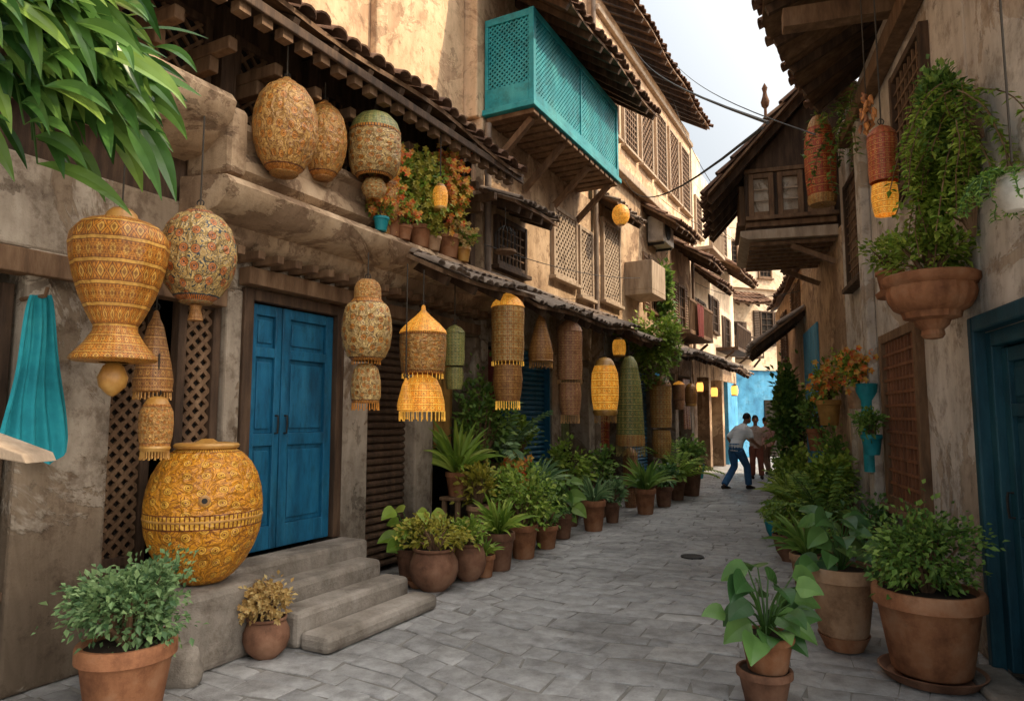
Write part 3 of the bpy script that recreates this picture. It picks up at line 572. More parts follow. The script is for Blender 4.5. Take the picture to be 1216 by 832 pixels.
bs=L.pt(3.2,.42,.502); t=thing('vase','huge yellow patterned vase standing on the stone landing','vase',bs); W=.375;H=.95
g=MB(); g.lathe(bs,[(r*W,z*H) for r,z in [(.02,0),(.36,0),(.43,.015),(.57,.06),(.73,.135),(.87,.235),(.965,.345),(1,.45)]],64); g.obj('lower_body',M['oA'],t,smooth=60)
g=MB(); g.lathe(bs,[(r*W,z*H) for r,z in [(1,.45),(1.01,.453),(1.01,.463),(1,.466)]],64); g.obj('band',M['gold'],t,smooth=30)
g=MB(); g.lathe(bs,[(r*W,z*H) for r,z in [(1,.466),(1,.55),(.965,.655),(.89,.755),(.78,.835),(.64,.895),(.5,.93)]],64); g.obj('upper_body',M['oA'],t,smooth=60)
g=MB(); g.lathe(bs,[(r*W,z*H) for r,z in [(.5,.93),(.55,.938),(.565,.955),(.53,.97),(.45,.972),(.43,.96),(.2,.975),(.1,1.0),(.02,1.0)]],40); g.obj('lid',M['gold'],t,smooth=40)
d=(CAM-bs); d.z=0; d.normalize(); g=MB(); q=bs+d*(W*.975)+Z*H*.6; g.tube([q-d*.02,q+d*.008,q+d*.012],[.036,.036,.026],18); mo=g.obj('medallion',M['gold'],t)
g=MB(); g.tube([q+d*.013,q+d*.017],[.018,.016],14); g.obj('boss',M['iron'],mo)
# ---------------------------------------------------------------- plants
def clumps(g,c,rx,ry,rz,n,l,wr=.6,nc=12):
    cs=[]
    for i in range(nc):
        while 1:
            q=V((U(-1,1),U(-1,1),U(-1,1)))
            if .3<q.length<1: break
        cs.append((V((q.x*rx*.72,q.y*ry*.72,q.z*rz*.72)),U(.32,.52)))
    for i in range(n):
        cc,s=rnd.choice(cs); p=V((G(0,.46)*s*rx,G(0,.46)*s*ry,G(0,.46)*s*rz))+cc
        d=V((p.x/rx,p.y/ry,p.z/rz+.25))+V((G(0,.5),G(0,.5),G(0,.45))); ll=l*U(.6,1.3)
        g.sleaf(c+p,d,V((G(0,.5),G(0,.5)-.4,1)),ll,ll*wr)
    return [c+q for q,s in cs]
def grow(t,kind,b,w,h,m,k,lp=8,fl=None,den=10):
    g=MB(); st=MB(); l=max(.024,lp*k*1.15)
    if kind in('bush','tall','flower'):
        c=b+Z*h*.5; n=int(min(6000,max(420,(w*h)/(l*l)*den)))
        cs=clumps(g,c,w*.52,w*.46,h*.55,n,l,nc=18)
        for q in cs: st.tube([b-Z*.02,b.lerp(q,.5)+Z*h*.05,q],[.012*w/.4+.002,.007*w/.4+.001,.002],5)
        if kind=='flower':
            fb=MB()
            for i in range(int(n*.16)):
                a=rnd.choice(cs); p=a+V((G(0,w*.13),G(0,w*.12)-w*.16,G(0,h*.12)+.02)); r=l*.7
                for j in range(5): a2=2*pi*j/5; fb.sleaf(p,V((cos(a2),-.4,sin(a2))),V((0,-1,.5)),r,r*.8)
            fb.obj('blossoms',M[fl or 'fR'],t,recalc=False)
    elif kind=='spiky':
        for i in range(60):
            a=U(0,2*pi); e=U(.55,1.45); d=V((cos(a)*cos(e),sin(a)*cos(e),sin(e))); Ln=h*U(.7,1.15)
            g.leaf(b+V((cos(a),sin(a),0))*w*.05,d,Ln,max(.014,Ln*.1),1.2,5,Z*.5-V((0,1,0)))
        st.tube([b-Z*.03,b+Z*h*.1],[w*.06,w*.04],6)
    elif kind=='palm':
        for i in range(22):
            a=U(0,2*pi); e=U(.6,1.4); d=V((cos(a)*cos(e),sin(a)*cos(e),sin(e))); q=V(b); Ln=h*U(.75,1.15); pts=[V(q)]
            for j in range(14):
                q=q+d*(Ln/14); d=(d-Z*.09).normalized(); pts.append(V(q)); sd=d.cross(Z).normalized()
                for sg in (1,-1):
                    if j>1: g.sleaf(q,d*.6+sd*sg-Z*.15,Z-V((0,.7,0)),Ln*.28*(1-.04*j),Ln*.06)
            st.tube(pts,[.006]+[.003]*(len(pts)-1),5)
    elif kind in('broad','heart'):
        nn=28; lo,hi=(.3,.44) if kind=='heart' else (.28,.4)
        for i in range(nn):
            a=2*pi*i/nn*3.4+U(-.3,.3); rr=U(.05,.38)*w; hh=h*U(.02,.8); tip=b+V((cos(a)*rr,sin(a)*rr,hh))
            st.tube([b,b.lerp(tip,.5)+Z*h*.1,tip],[.007,.006,.004],5)
            d=V((cos(a),sin(a)-.2,U(-.5,.35))); Ln=h*U(lo,hi); g.leaf(tip,d,Ln,Ln*U(.7,.85),.8,7,Z*.7+V((U(-.3,.3),-1,0)),pw=.58)
    elif kind=='trail':
        for i in range(int(26)):
            a=U(0,2*pi); q=b+V((cos(a),sin(a),0))*w*.2; d=V((cos(a)*.7,sin(a)*.7,.6)); pts=[V(q)]
            for j in range(14):
                q=q+d*(h/12); d=(d+V((G(0,.12),G(0,.12),-.24))).normalized(); pts.append(V(q))
                for r in range(3): g.sleaf(q,V((G(0,1),G(0,1),G(0,.5))),Z,l*U(.7,1.3),l*.55)
            st.tube(pts,.003,4)
    if g.f: g.obj('foliage',M[m],t,recalc=False)
    if st.f: st.obj('stem',M['woodm' if kind in('bush','tall','flower') else 'fA'],t)
def pot_geo(t,b,W,H,m,shape='std'):
    r=W/2
    if shape=='std': pr=[(.02,0),(.66,0),(.7,.03),(.9,.78),(.92,.8),(1,.81),(1,.97),(.97,1),(.88,1),(.85,.93)]
    elif shape=='round': pr=[(.02,0),(.5,0),(.55,.03),(.85,.2),(1,.45),(.98,.65),(.82,.86),(.78,.9),(.86,.95),(.86,1),(.78,1),(.74,.93)]
    elif shape=='bowl': pr=[(.02,0),(.42,0),(.45,.08),(.75,.35),(.92,.75),(.94,.8),(1,.82),(1,.98),(.94,1),(.88,.93)]
    rj=pr.index([q for q in pr if q[1]>.8][0])
    g=MB(); g.lathe(b,[(x*r,z*H) for x,z in pr[:rj+1]],32); po=g.obj('pot',M[m],t,smooth=40)
    g=MB(); g.lathe(b,[(x*r,z*H) for x,z in pr[rj:]],32); g.obj('rim',M[m],po,smooth=40)
    g=MB(); g.lathe(b,[(pr[-1][0]*r,.93*H),(.02,.95*H)],24); g.obj('soil',M['soil'],t)
def potted(label,px,py,wp_,hp_,kind,fw,fh,m='fA',pm='terra',shape='std',z=0,p=None,lp=8,fl=None,group='potted plants along the alley',off=.3,den=10):
    b=V(p) if p is not None else gpt(px,py,z); k=mpp(b); W=wp_*k; H=hp_*k
    if p is None: b=b+V((0,W*off,0))
    t=thing('potted_plant',label,'potted plant',b,group); pot_geo(t,b,W,H,pm,shape)
    grow(t,kind,b+Z*H*.93,fw*k,fh*k,m,k,lp,fl,den); return b,W,H
def saucer(label,b,W,H,m):
    g=MB(); g.lathe(b,[(.01,0),(W*.42,0),(W*.5,H),(W*.48,H),(W*.41,H*.35),(.01,H*.35)],32); tag(g.obj('saucer',M[m],smooth=40),label,'plant saucer')
potted('leafy grey green shrub in terracotta pot at bottom left corner',140,862,112,96,'bush',158,108,'fE','terra',lp=8.5,off=.1,den=20)
potted('dry yellow flowers in small round brown pot at foot of steps',303,776,54,46,'flower',62,44,'fF','terra3','round',lp=6,fl='fF',p=gpt(303,776)+L.n*.1)
potted('broad leaved green plant in brown pot close behind the steps',458,676,42,40,'broad',80,62,'fB','terra3',p=L.pt(5.6,.42,0))
potted('yellow green bush in wide round pot right of the steps',513,704,60,50,'bush',88,44,'fD','terra3','round',lp=6)
potted('low bush in dark round pot, second right of the steps',556,691,42,44,'bush',50,32,'fB','terra3','round',lp=6)
potted('spiky plant in brown pot in front of the leafy bushes',592,678,40,44,'spiky',50,50,'fB','terra3')
potted('bright green rounded bush in terracotta pot before blue shutter',622,664,36,40,'bush',84,74,'fB','terra',lp=6)
potted('leafy green plant in small orange pot right of bright bush',649,652,30,27,'bush',48,60,'fA','terra',lp=6)
potted('dark leafy plant in pot behind the small orange pot',668,640,28,30,'broad',48,56,'fA','terra3')
t=thing('plant_stand','stepped wooden plant stand behind the left row of pots','plant stand',L.pt(7.5,.35,0))
for o0,o1,z in ((.34,.62,.34),(.06,.33,.7)):
    hp('shelf','woodm',[(6.58,8.45,o0,o1,z-.04,z)],t,L)
    for sa in (6.6,7.5,8.38):
        for oa in (o0+.02,o1-.07): hp('leg','woodm',[(sa,sa+.05,oa,oa+.05,0,z-.041)],t,L)
for sa,o,z,kd,fw,fh,m,pm,lb in ((6.75,.2,.702,'spiky',60,64,'fB','terra','arching spiky plant on the upper tier of the plant stand, nearest end'),(7.28,.2,.702,'tall',70,112,'fA','terra3','tall leafy shrub on the upper tier of the plant stand, middle'),(7.85,.2,.702,'palm',64,76,'fE','terra2','pale feathery palm on the upper tier of the plant stand'),(8.3,.2,.702,'bush',48,54,'fB','terra','bright round bush on the upper tier of the plant stand, far end'),(6.76,.48,.342,'bush',54,50,'fD','terra2','yellow green bush on the lower tier of the plant stand, nearest end'),(7.22,.48,.342,'broad',50,48,'fB','terra','broad leaved plant on the lower tier of the plant stand'),(7.7,.48,.342,'flower',50,46,'fA','terra3','flowering bush on the lower tier of the plant stand'),(8.2,.48,.342,'spiky',44,46,'fE','terra','grey green spiky plant on the lower tier of the plant stand')):
    potted(lb,0,0,30,28,kd,fw,fh,m,pm,p=L.pt(sa,o,z),lp=7,group='pots on the plant stand')
potted('tall green plant against the blue shutter edge',650,640,30,30,'tall',56,84,'fB','terra3',p=L.pt(9.5,.4,0),lp=7)
potted('leafy bush in brown pot by the shop pillar past blue shutter',690,625,26,28,'bush',44,62,'fA','terra3',p=L.pt(10.6,.45,0),lp=6)
potted('small spiky plant in square set terracotta pot past the bushes',706,631,30,36,'spiky',40,32,'fE','terra')
potted('tiny pale bush in small pot beside the spiky terracotta pot',728,621,20,24,'bush',34,28,'fE','terra3',lp=5)
potted('spiky dark plant in terracotta pot below cream column lantern',768,611,26,30,'spiky',40,44,'fA','terra')
potted('low dark bush in pot beyond the cream column lantern',790,602,22,24,'bush',34,30,'fC','terra3',lp=5)
potted('bushy plant in large pot nearest the walking people on left',822,589,30,34,'bush',44,44,'fA','terra3',lp=5)
potted('slender palm in pot behind the pot near the people',806,594,20,24,'palm',44,50,'fB','terra3')
potted('small orange pot of grass in front of the plant stand',575,686,26,26,'spiky',26,24,'fB','terra')
b=gpt(497,697); t=thing('bowl','shallow empty clay bowl lying between the steps and pots','bowl',b)
g=MB(); g.lathe(b,[(.01,0),(.07,0),(.13,.07),(.135,.08),(.12,.08),(.06,.02),(.01,.02)],24); g.obj('dish',M['terra'],t,smooth=40)
b=gpt(214,812); g=MB(); g.ball(b+Z*.09,(.13,.11,.13),16); 
for v in g.v: v+= V((.02*sin(v.z*40),.015*sin(v.x*37),.015*sin(v.y*41)))
tag(g.obj('boulder',M['stone'],smooth=60),'rounded grey boulder beside the bottom left plant pot','boulder')
for i,(px,py,w,hh,kd,fw,fh,m,fl,lb) in enumerate(((464,306,28,24,'flower',60,78,'fB','fR','left'),(498,306,30,26,'flower',66,88,'fB','fD','middle'),(532,306,30,28,'flower',56,108,'fD','fR','right'))):
    pp=L.hit(px,py,.4); pp.z=3.34
    potted(f'tall flowering plant in pot on the ledge above the lanterns, {lb} of three',px,py,w,hh,kd,fw,fh,m,'terra',p=pp,lp=6,fl=fl,group='flower pots on the ledge',den=14)
for px,m,fl,pm,lb in ((452,'fB','fR','turq','turquoise'),(480,'fB','fR','terra','orange'),(515,'fD','fD','terra2','pale'),(550,'fB','fF','gold','yellow')):
    pp=L.hit(px,300,.5); pp.z=3.322
    potted(f'small flowers in the {lb} little pot at the front of the ledge',0,0,19,17,'flower',34,30,m,pm,p=pp,lp=5,fl=fl,group='flower pots on the ledge')
LN('little orange lamp hanging among the ledge flowers',523,218,250,18,.66,BIN,'oF','gold',hang=4.5)
def strand(g,st,q,d,ln,l,dens=2):
    pts=[V(q)]
    for j in range(16):
        q=q+d.normalized()*ln/16; d=d+V((G(0,.12),G(0,.12),-.18)); pts.append(V(q))
        for r in range(dens): g.sleaf(q,V((G(0,1),G(0,1)-.2,-.3)),V((0,-.5,1)),l*U(.8,1.4),l*.75)
    st.tube(pts,.004,4)
def climber(label,F,px,py,w,hh,o,m,lp=6,n=900):
    c=F.hit(px,py,o); k=mpp(c); t=thing('climbing_plant',label,'climbing plant',c-Z*hh*k*.5)
    g=MB(); st=MB(); cs=clumps(g,c,w*k*.5,w*k*.4,hh*k*.5,int(n*1.6),lp*k*1.2,nc=18)
    for i in range(10): strand(g,st,V(rnd.choice(cs)),V((U(-.3,.3),U(-.3,.1),-.5))+F.n*.2,hh*k*.5,lp*k)
    g.obj('foliage',M[m],t,recalc=False)
    b0=c-Z*hh*k*.5-F.n*o*.8
    for q in cs: st.tube([b0,b0.lerp(q,.5)-F.n*.05,q],[.012,.008,.003],5)
    st.obj('stem',M['woodm'],t)
def vine(label,F,px0,px1,py,ln,o,m,n=26,lp=7):
    c=F.hit((px0+px1)/2,py,o); k=mpp(c); t=thing('hanging_vine',label,'vine',c-Z*ln*k); g=MB(); st=MB()
    for i in range(n):
        q=F.hit(U(px0,px1),py+U(-25,25),o*U(.5,1.4)); strand(g,st,q,V((U(-.5,.5),U(-.4,.2),U(-.6,.2)))+F.n*U(0,.4),ln*k*U(.5,1.05),lp*k,3)
    g.obj('foliage',M[m],t,recalc=False); st.obj('stem',M['woodm'],t)
climber('bright leafy climber spilling over the left awning',L,778,405,78,84,.75,'fB')
climber('narrow climber on the wall above the left awning',L,787,345,24,70,.2,'fA',6,400)
climber('dark climber covering the right wall near the alley end',Rr,938,500,46,130,.3,'fA',7,1200)
climber('low green mass at the foot of the right wall near the end',Rr,942,570,44,76,.5,'fB',7,800)
climber('bushy climber between hanging pots and right palms',Rr,985,570,56,80,.35,'fB',7,900)
climber('dense bushy creeper climbing the right wall above the corbel planter',Rr,1118,195,82,180,.2,'fB',9,2600)
climber('upper bushy creeper under the right eave',Rr,1112,125,70,90,.3,'fA',8,1100)
vine('bright trailing vine hanging from the right roof over the corbel planter',Rr,1095,1150,120,150,.25,'fB',26,9)
vine('thin trailing vine at the top of the right pilaster',Rr,996,1022,120,110,.12,'fA',10,7)
# right pots
b,W,H=potted('round green bush in very large terracotta pot by the teal door',1118,803,124,98,'bush',126,116,'fA','terra',lp=8,z=.05,off=.15,den=15)
saucer('wide dark saucer under the very large terracotta pot',V((b.x,b.y,.006)),W*.95,.06,'terra3')
b,W,H=potted('broad leaved plant in mid sized pale pot behind front plant',1010,757,80,80,'broad',110,84,'fC','terra2',z=.1,off=.2)
g=MB(); g.lathe(V((b.x,b.y,.004)),[(.01,0),(.12,0),(.17,.1),(.165,.1),(.1,.03),(.1,.094),(.01,.094)],32); tag(g.obj('saucer',M['terra'],smooth=40),'deep orange saucer under the mid sized pale pot','plant saucer')
b=gpt(913,840); k=mpp(b); b.y+=.05; t=thing('flower_pot','empty dark clay pot carrying the front right plant','flower pot',b); pot_geo(t,b,66*k,42*k,'terra3')
potted('large glossy leaved plant in the pot stacked upon another, front right',0,0,64,42,'heart',136,98,'fC','terra',p=b+V((.02,0,.95*42*k)))
potted('spiky plant in terracotta pot behind the pale pot, right side',966,700,42,40,'spiky',60,56,'fA','terra2')
potted('low bush in small pot at the right street edge, nearest the spiky plant',941,668,36,32,'bush',44,34,'fB','terra3','bowl',lp=6)
potted('fern like palm in brown pot along the right wall',985,668,40,40,'palm',80,72,'fA','terra3')
potted('palm leaved plant beyond the low bush on the right edge',960,636,32,30,'palm',70,64,'fB','terra2')
potted('spiky bright plant on the right edge, mid distance',938,618,24,24,'spiky',40,38,'fB','terra3')
potted('tall leafy plant against the right wall below hanging planters',1005,640,34,36,'tall',56,100,'fA','terra3',lp=7)
potted('dark shrub below red lattice window beside pale pot',1040,690,38,40,'bush',60,56,'fC','terra3',lp=8)
potted('small bush in pot at far right street edge',930,598,18,20,'bush',30,34,'fA','terra3',lp=5)
potted('small turquoise pot of leaves on the right edge before the palms',922,640,22,22,'bush',26,22,'fB','turq','bowl',lp=5)
for px,py,w,hh,kd,fw,fh,m,lb,pm in ((985,505,28,30,'flower',50,50,'fB','flowering plant in hanging wall pot left of the blue pipe','clotho'),(1018,485,26,26,'flower',50,48,'fB','highest flowering hanging pot beside the blue pipe','terra2'),(1036,540,24,24,'bush',40,34,'fA','leafy hanging wall pot right of and below the blue pipe','turq'),(970,535,22,26,'bush',44,36,'fA','dark leafy hanging wall pot, lowest of the four','terra')):
    potted(lb,px,py,w,hh,kd,fw,fh,m,pm,p=Rr.hit(px,py,.2),lp=6,group='wall hung pots on the right')
p=Rr.hit(1108,396,.27); k=mpp(p); t=thing('wall_planter','carved terracotta corbel planter jutting from the right wall','wall planter',p)
g=MB(); g.lathe(p,[(x*k*48,z*k*70) for x,z in [(.05,-.1),(.2,-.08),(.26,-.02),(.24,.06),(.36,.14),(.4,.22),(.62,.26),(.66,.36),(.82,.42),(.94,.56),(.98,.68),(.96,.8)]],64,20,.02); g.obj('bowl',M['terra'],t,smooth=35)
g=MB(); g.lathe(p,[(x*k*48,z*k*70) for x,z in [(.96,.8),(1.02,.83),(1.08,.88),(1.08,.97),(1.02,1),(.9,1),(.88,.9),(.02,.92)]],40); g.obj('rim',M['terra'],t,smooth=40)
grow(t,'bush',p+Z*k*64,k*112,k*74,'fB',k,8,None,14)
p=Rr.hit(1058,346,.3); k=mpp(p); sa=(p-Rr.A).dot(Rr.u); t=thing('wall_bracket','carved clay corbel holding the small orange pot','bracket',p-Z*.2)
g=MB(); g.ext(Rr,[(0,p.z-.32),(.04,p.z-.32),(.08,p.z-.22),(.2,p.z-.16),(.24,p.z-.07),(.38,p.z-.05),(.4,p.z-.002),(0,p.z-.002)],sa-.11,sa+.11); g.obj('carved_body',M['terra'],t,bevel=.01)
potted('leafy plant in small orange pot left of the corbel planter',1058,334,32,24,'bush',60,50,'fB','terra',p=Rr.hit(1058,346,.27),lp=7)
p=Rr.hit(1206,250,.5); k=mpp(p); potted('white bowl planter with trailing leaves at upper right edge',0,0,40,42,'trail',60,60,'fA','white','round',p=p,lp=7)
t=bpy.data.objects[[o.name for o in C.objects if o.name.startswith('potted_plant')][-1]]
g=MB(); g.tube([p+Z*.2,p+Z*2.2],.005,5); g.obj('cord',M['cord'],t)
p=Rr.hit(1034,560,.12); k=mpp(p); t=thing('drain_pipe','turquoise downpipe with flared hopper on the right wall','downpipe',p)
g=MB(); g.lathe(p,[(x*k,z*k) for x,z in [(7,0),(7,60),(9,62),(9,68),(7,70),(7,84),(12,95),(13,104),(11,105),(9,96)]],20); g.obj('pipe',M['turq'],t,smooth=40)
hp('wall_clip','iron',[(8.25,8.4,.0,.1,1.5,1.53)],t,Rr)
# big hanging plant top-left
p=at(20,20,3.1); t=thing('hanging_plant','huge hanging plant with long drooping glossy leaves at top left','hanging plant',p)
g=MB(); st=MB()
for i in range(72):
    b0=p+V((U(-.25,.1),U(-.2,.2),U(-.3,.3))); tip=b0+V((U(.0,.62),U(-.35,.3),U(-.6,.16)))
    pts=[b0,b0.lerp(tip,.5)+Z*.12,tip]; st.tube(pts,[.01,.008,.004],5)
    for j in range(8):
        u=j/7; q=(b0.lerp(tip,u)+Z*.48*u*(1-u)); d=V((U(.35,1.2),U(-.5,.25),U(-.7,.3))); Ln=U(.28,.48)
        g.leaf(q,d,Ln,Ln*U(.14,.21),U(.6,1.4),9,Z*.8+V((U(-.5,.5),-1,0)),pw=.75)
g.obj('foliage',M['fG'],t,recalc=False); st.obj('stem',M['fA'],t)
g=MB(); g.lathe(p+V((-.1,0,-.35)),[(.02,0),(.12,0),(.2,.15),(.22,.26),(.19,.26)],24); g.obj('basket',M['woodm'],t,smooth=40)
g=MB(); g.tube([p+V((-.1,0,-.1)),p+V((-.1,.05,.9))],.006,5); g.obj('cord',M['cord'],t)
# teal cloth on a peg
g=MB(); NX,NZ=36,28; vs=[]
for j in range(NZ+1):
    v=j/NZ; 
    for i in range(NX+1):
        u=i/NX-.5; px=48+u*(22+60*min(1,v*1.1)**.8)-v*8+2*sin(v*7+u*4); q=L.hit(px,350+v*(188+10*sin(i*.3+.5)+18*u),.2)
        vs.append(q+L.n*(.02*sin(i*.85)*(.3+v)+.015*sin(i*.37+v*3)))
g.add(vs,[(j*(NX+1)+i,j*(NX+1)+i+1,(j+1)*(NX+1)+i+1,(j+1)*(NX+1)+i) for j in range(NZ) for i in range(NX)])
t=thing('towel','turquoise towel hanging beside the carved golden lantern','towel',L.hit(48,545,.2)); o=g.obj('cloth',M['cloth_t'],t,smooth=80)
q=L.hit(48,352,.2); g=MB(); g.tube([q-L.n*.2,q+L.n*.05,q+L.n*.07+Z*.05],[.014,.012,.01],8); g.obj('peg',M['woodm'],t)
p=at(10,522,3.0); g=MB(); g.hexa([p+V(c) for c in ((-.35,-.05,-.02),(.12,-.05,-.1),(.12,.15,-.1),(-.35,.15,-.02),(-.35,-.05,.1),(.1,-.05,-.06),(.1,.15,-.06),(-.35,.15,.1))]); g.bar(p+V((-.3,.05,-.05)),V((p.x-.3,p.y+.05,0)),.06,.06,V((1,0,0)))
tag(g.obj('wooden_stand',M['pale'],bevel=.006),'pale wooden stand tip at the left edge below the towel','stand')
def hang_cloth(label,sa,o,zt,ln,w,m):
    t=thing('hanging_cloth',label,'hanging cloth',L.pt(sa,o,zt-ln),'cloths hung in the shop fronts'); g=MB(); vs=[]; nx,nz=18,10; ph=U(0,6)
    for j in range(nz+1):
        for i in range(nx+1): vs.append(L.pt(sa+(i/nx-.5)*w*(1-.08*j/nz),o+.02*sin(i*.9+ph)*(.4+j/nz),zt-ln*j/nz-.02*sin(i*.5)*j/nz))
    g.add(vs,[(j*(nx+1)+i,j*(nx+1)+i+1,(j+1)*(nx+1)+i+1,(j+1)*(nx+1)+i) for j in range(nz) for i in range(nx)],[[((i+a)/nx/4,(j+c)/nz) for a,c in((0,0),(1,0),(1,1),(0,1))] for j in range(nz) for i in range(nx)]); g.obj('cloth',M[m],t,smooth=80)
    g=MB(); g.tube([L.pt(sa-w*.6,o,zt+.01),L.pt(sa+w*.6,o,zt+.01)],.012,6); g.obj('rod',M['woodm'],t)
hang_cloth('ochre cloth hung in the dark opening right of the roller shutter',6.95,-.15,2.55,1.3,.5,'clotho')
hang_cloth('wine red cloth hung in the opening before the blue shutter',8.05,-.15,2.5,1.5,.45,'clothr')
hang_cloth('olive cloth hung past the blue shutter',10.5,-.12,2.5,1.4,.6,'clothg')
hang_cloth('patterned red rug hung beside the olive cloth',12.4,-.12,2.6,1.6,.9,'oI')
hang_cloth('yellow patterned cloth hung in the far shop front',16.2,.05,2.6,1.2,.7,'oE')
hang_cloth('rose patterned cloth hung deepest in the far shop front',18.3,.05,2.6,1.3,.7,'oH')
hang_cloth('faded red cloth draped from the far wooden balcony rail',17.2,.72,4.4,.8,.8,'clothr')
# misc
p=L.hit(788,276,.3); t=thing('air_conditioner','dirty white air conditioner box on the left wall','air conditioner',p)
sa=(p-L.A).dot(L.u); z=p.z
hp('casing','white',[(sa-.45,sa+.45,.05,.42,z-.3,z+.3)],t,L,.02); g=MB(); g.tube([L.pt(sa-.1,.4,z),L.pt(sa-.1,.44,z)],[.22,.22],20); g.obj('fan_grille',M['iron'],t)
each('mounting_bracket','iron',[(sa-.35,sa-.31,0,.4,z-.36,z-.305),(sa+.31,sa+.35,0,.4,z-.36,z-.305)],t,L)
p=L.hit(600,268,.45); t=thing('bird_cage','small round wire bird cage hanging under the little canopy','bird cage',p-Z*.35)
g=MB()
for i in range(14):
    a=2*pi*i/14; g.tube([p-Z*.33+V((.13*cos(a),.13*sin(a),0)),p-Z*.1+V((.13*cos(a),.13*sin(a),0)),p-Z*.03+V((.07*cos(a),.07*sin(a),0)),p],.004,4)
g.obj('cage_bars',M['iron'],t); g=MB(); g.lathe(p-Z*.35,[(.01,0),(.14,0),(.14,.03),(.01,.03)],18); g.obj('tray',M['woodm'],t); g=MB(); g.tube([p,p+Z*.25],.005,5); g.obj('cord',M['cord'],t)
for sa,z0,z1,lb in ((7.62,3.4,5.5,'turquoise balcony'),(11.6,3.5,9.6,'lattice window bands'),(19.2,3.5,9.4,'stepped parapet')):
    g=MB(); g.tube([L.pt(sa,.09,z0),L.pt(sa,.09,z1)],.045,10); t=tag(g.obj('drain_pipe',M['tin'],smooth=40),f'rusty downpipe on the left wall beside the {lb}','downpipe')
def cable(label,a,b,sag,r=.006):
    g=MB(); g.tube([a.lerp(b,i/16)-Z*sag*4*(i/16)*(1-i/16) for i in range(17)],r,5); tag(g.obj('power_cable',M['iron'],recalc=False),label,'cable')
cable('cable sagging high across the sky between roofs',L.hit(752,55,.6),Rr.hit(912,146,1.5),.15)
cable('lower cable slanting from the left house to right gable roof',L.hit(742,213,.2),Rr.hit(905,152,1.5),.3)
cable('thin cable crossing below the right bay window',L.hit(780,232,.2),Rr.hit(945,295,.1),.35)
cable('slack wire along the left facade over the awnings',L.hit(575,290,.4),L.hit(760,330,.4),.12)
cable('highest wire from left roof to gable ridge',L.hit(790,60,.7),Rr.hit(968,160,1.2),.2,.004)
cable('wire from far left parapet to the right bay',L.hit(845,262,.1),Rr.hit(935,300,.1),.3,.008)
cable('wire drooping beneath the far left eaves to the right awning',L.hit(825,335,.3),Rr.hit(950,345,.1),.25,.007)
cable('wire from the lattice window band to the gable eave tip',L.hit(800,120,.2),Rr.hit(850,225,1.6),.2,.006)
for i,(sa,m,lb) in enumerate(((15.8,'oI','red'),(16.3,'oA','yellow'),(16.8,'bwall','blue'),(17.9,'oF','orange'),(18.4,'turq','turquoise'))):
    t=thing('basket',f'{lb} goods basket outside the far left shop','basket',L.pt(sa,.25,0),'goods baskets at far shop'); g=MB(); g.lathe(L.pt(sa,.25,0),[(.01,0),(.15,0),(.2,.35),(.21,.36),(.18,.35),(.01,.3)],18); g.obj('body',M[m],t,smooth=40)
    g=MB(); g.lathe(L.pt(sa,.25,.3),[(.18,0),(.14,.1),(.05,.16),(.01,.17)],14); g.obj('goods',M['oH'],t,smooth=40)
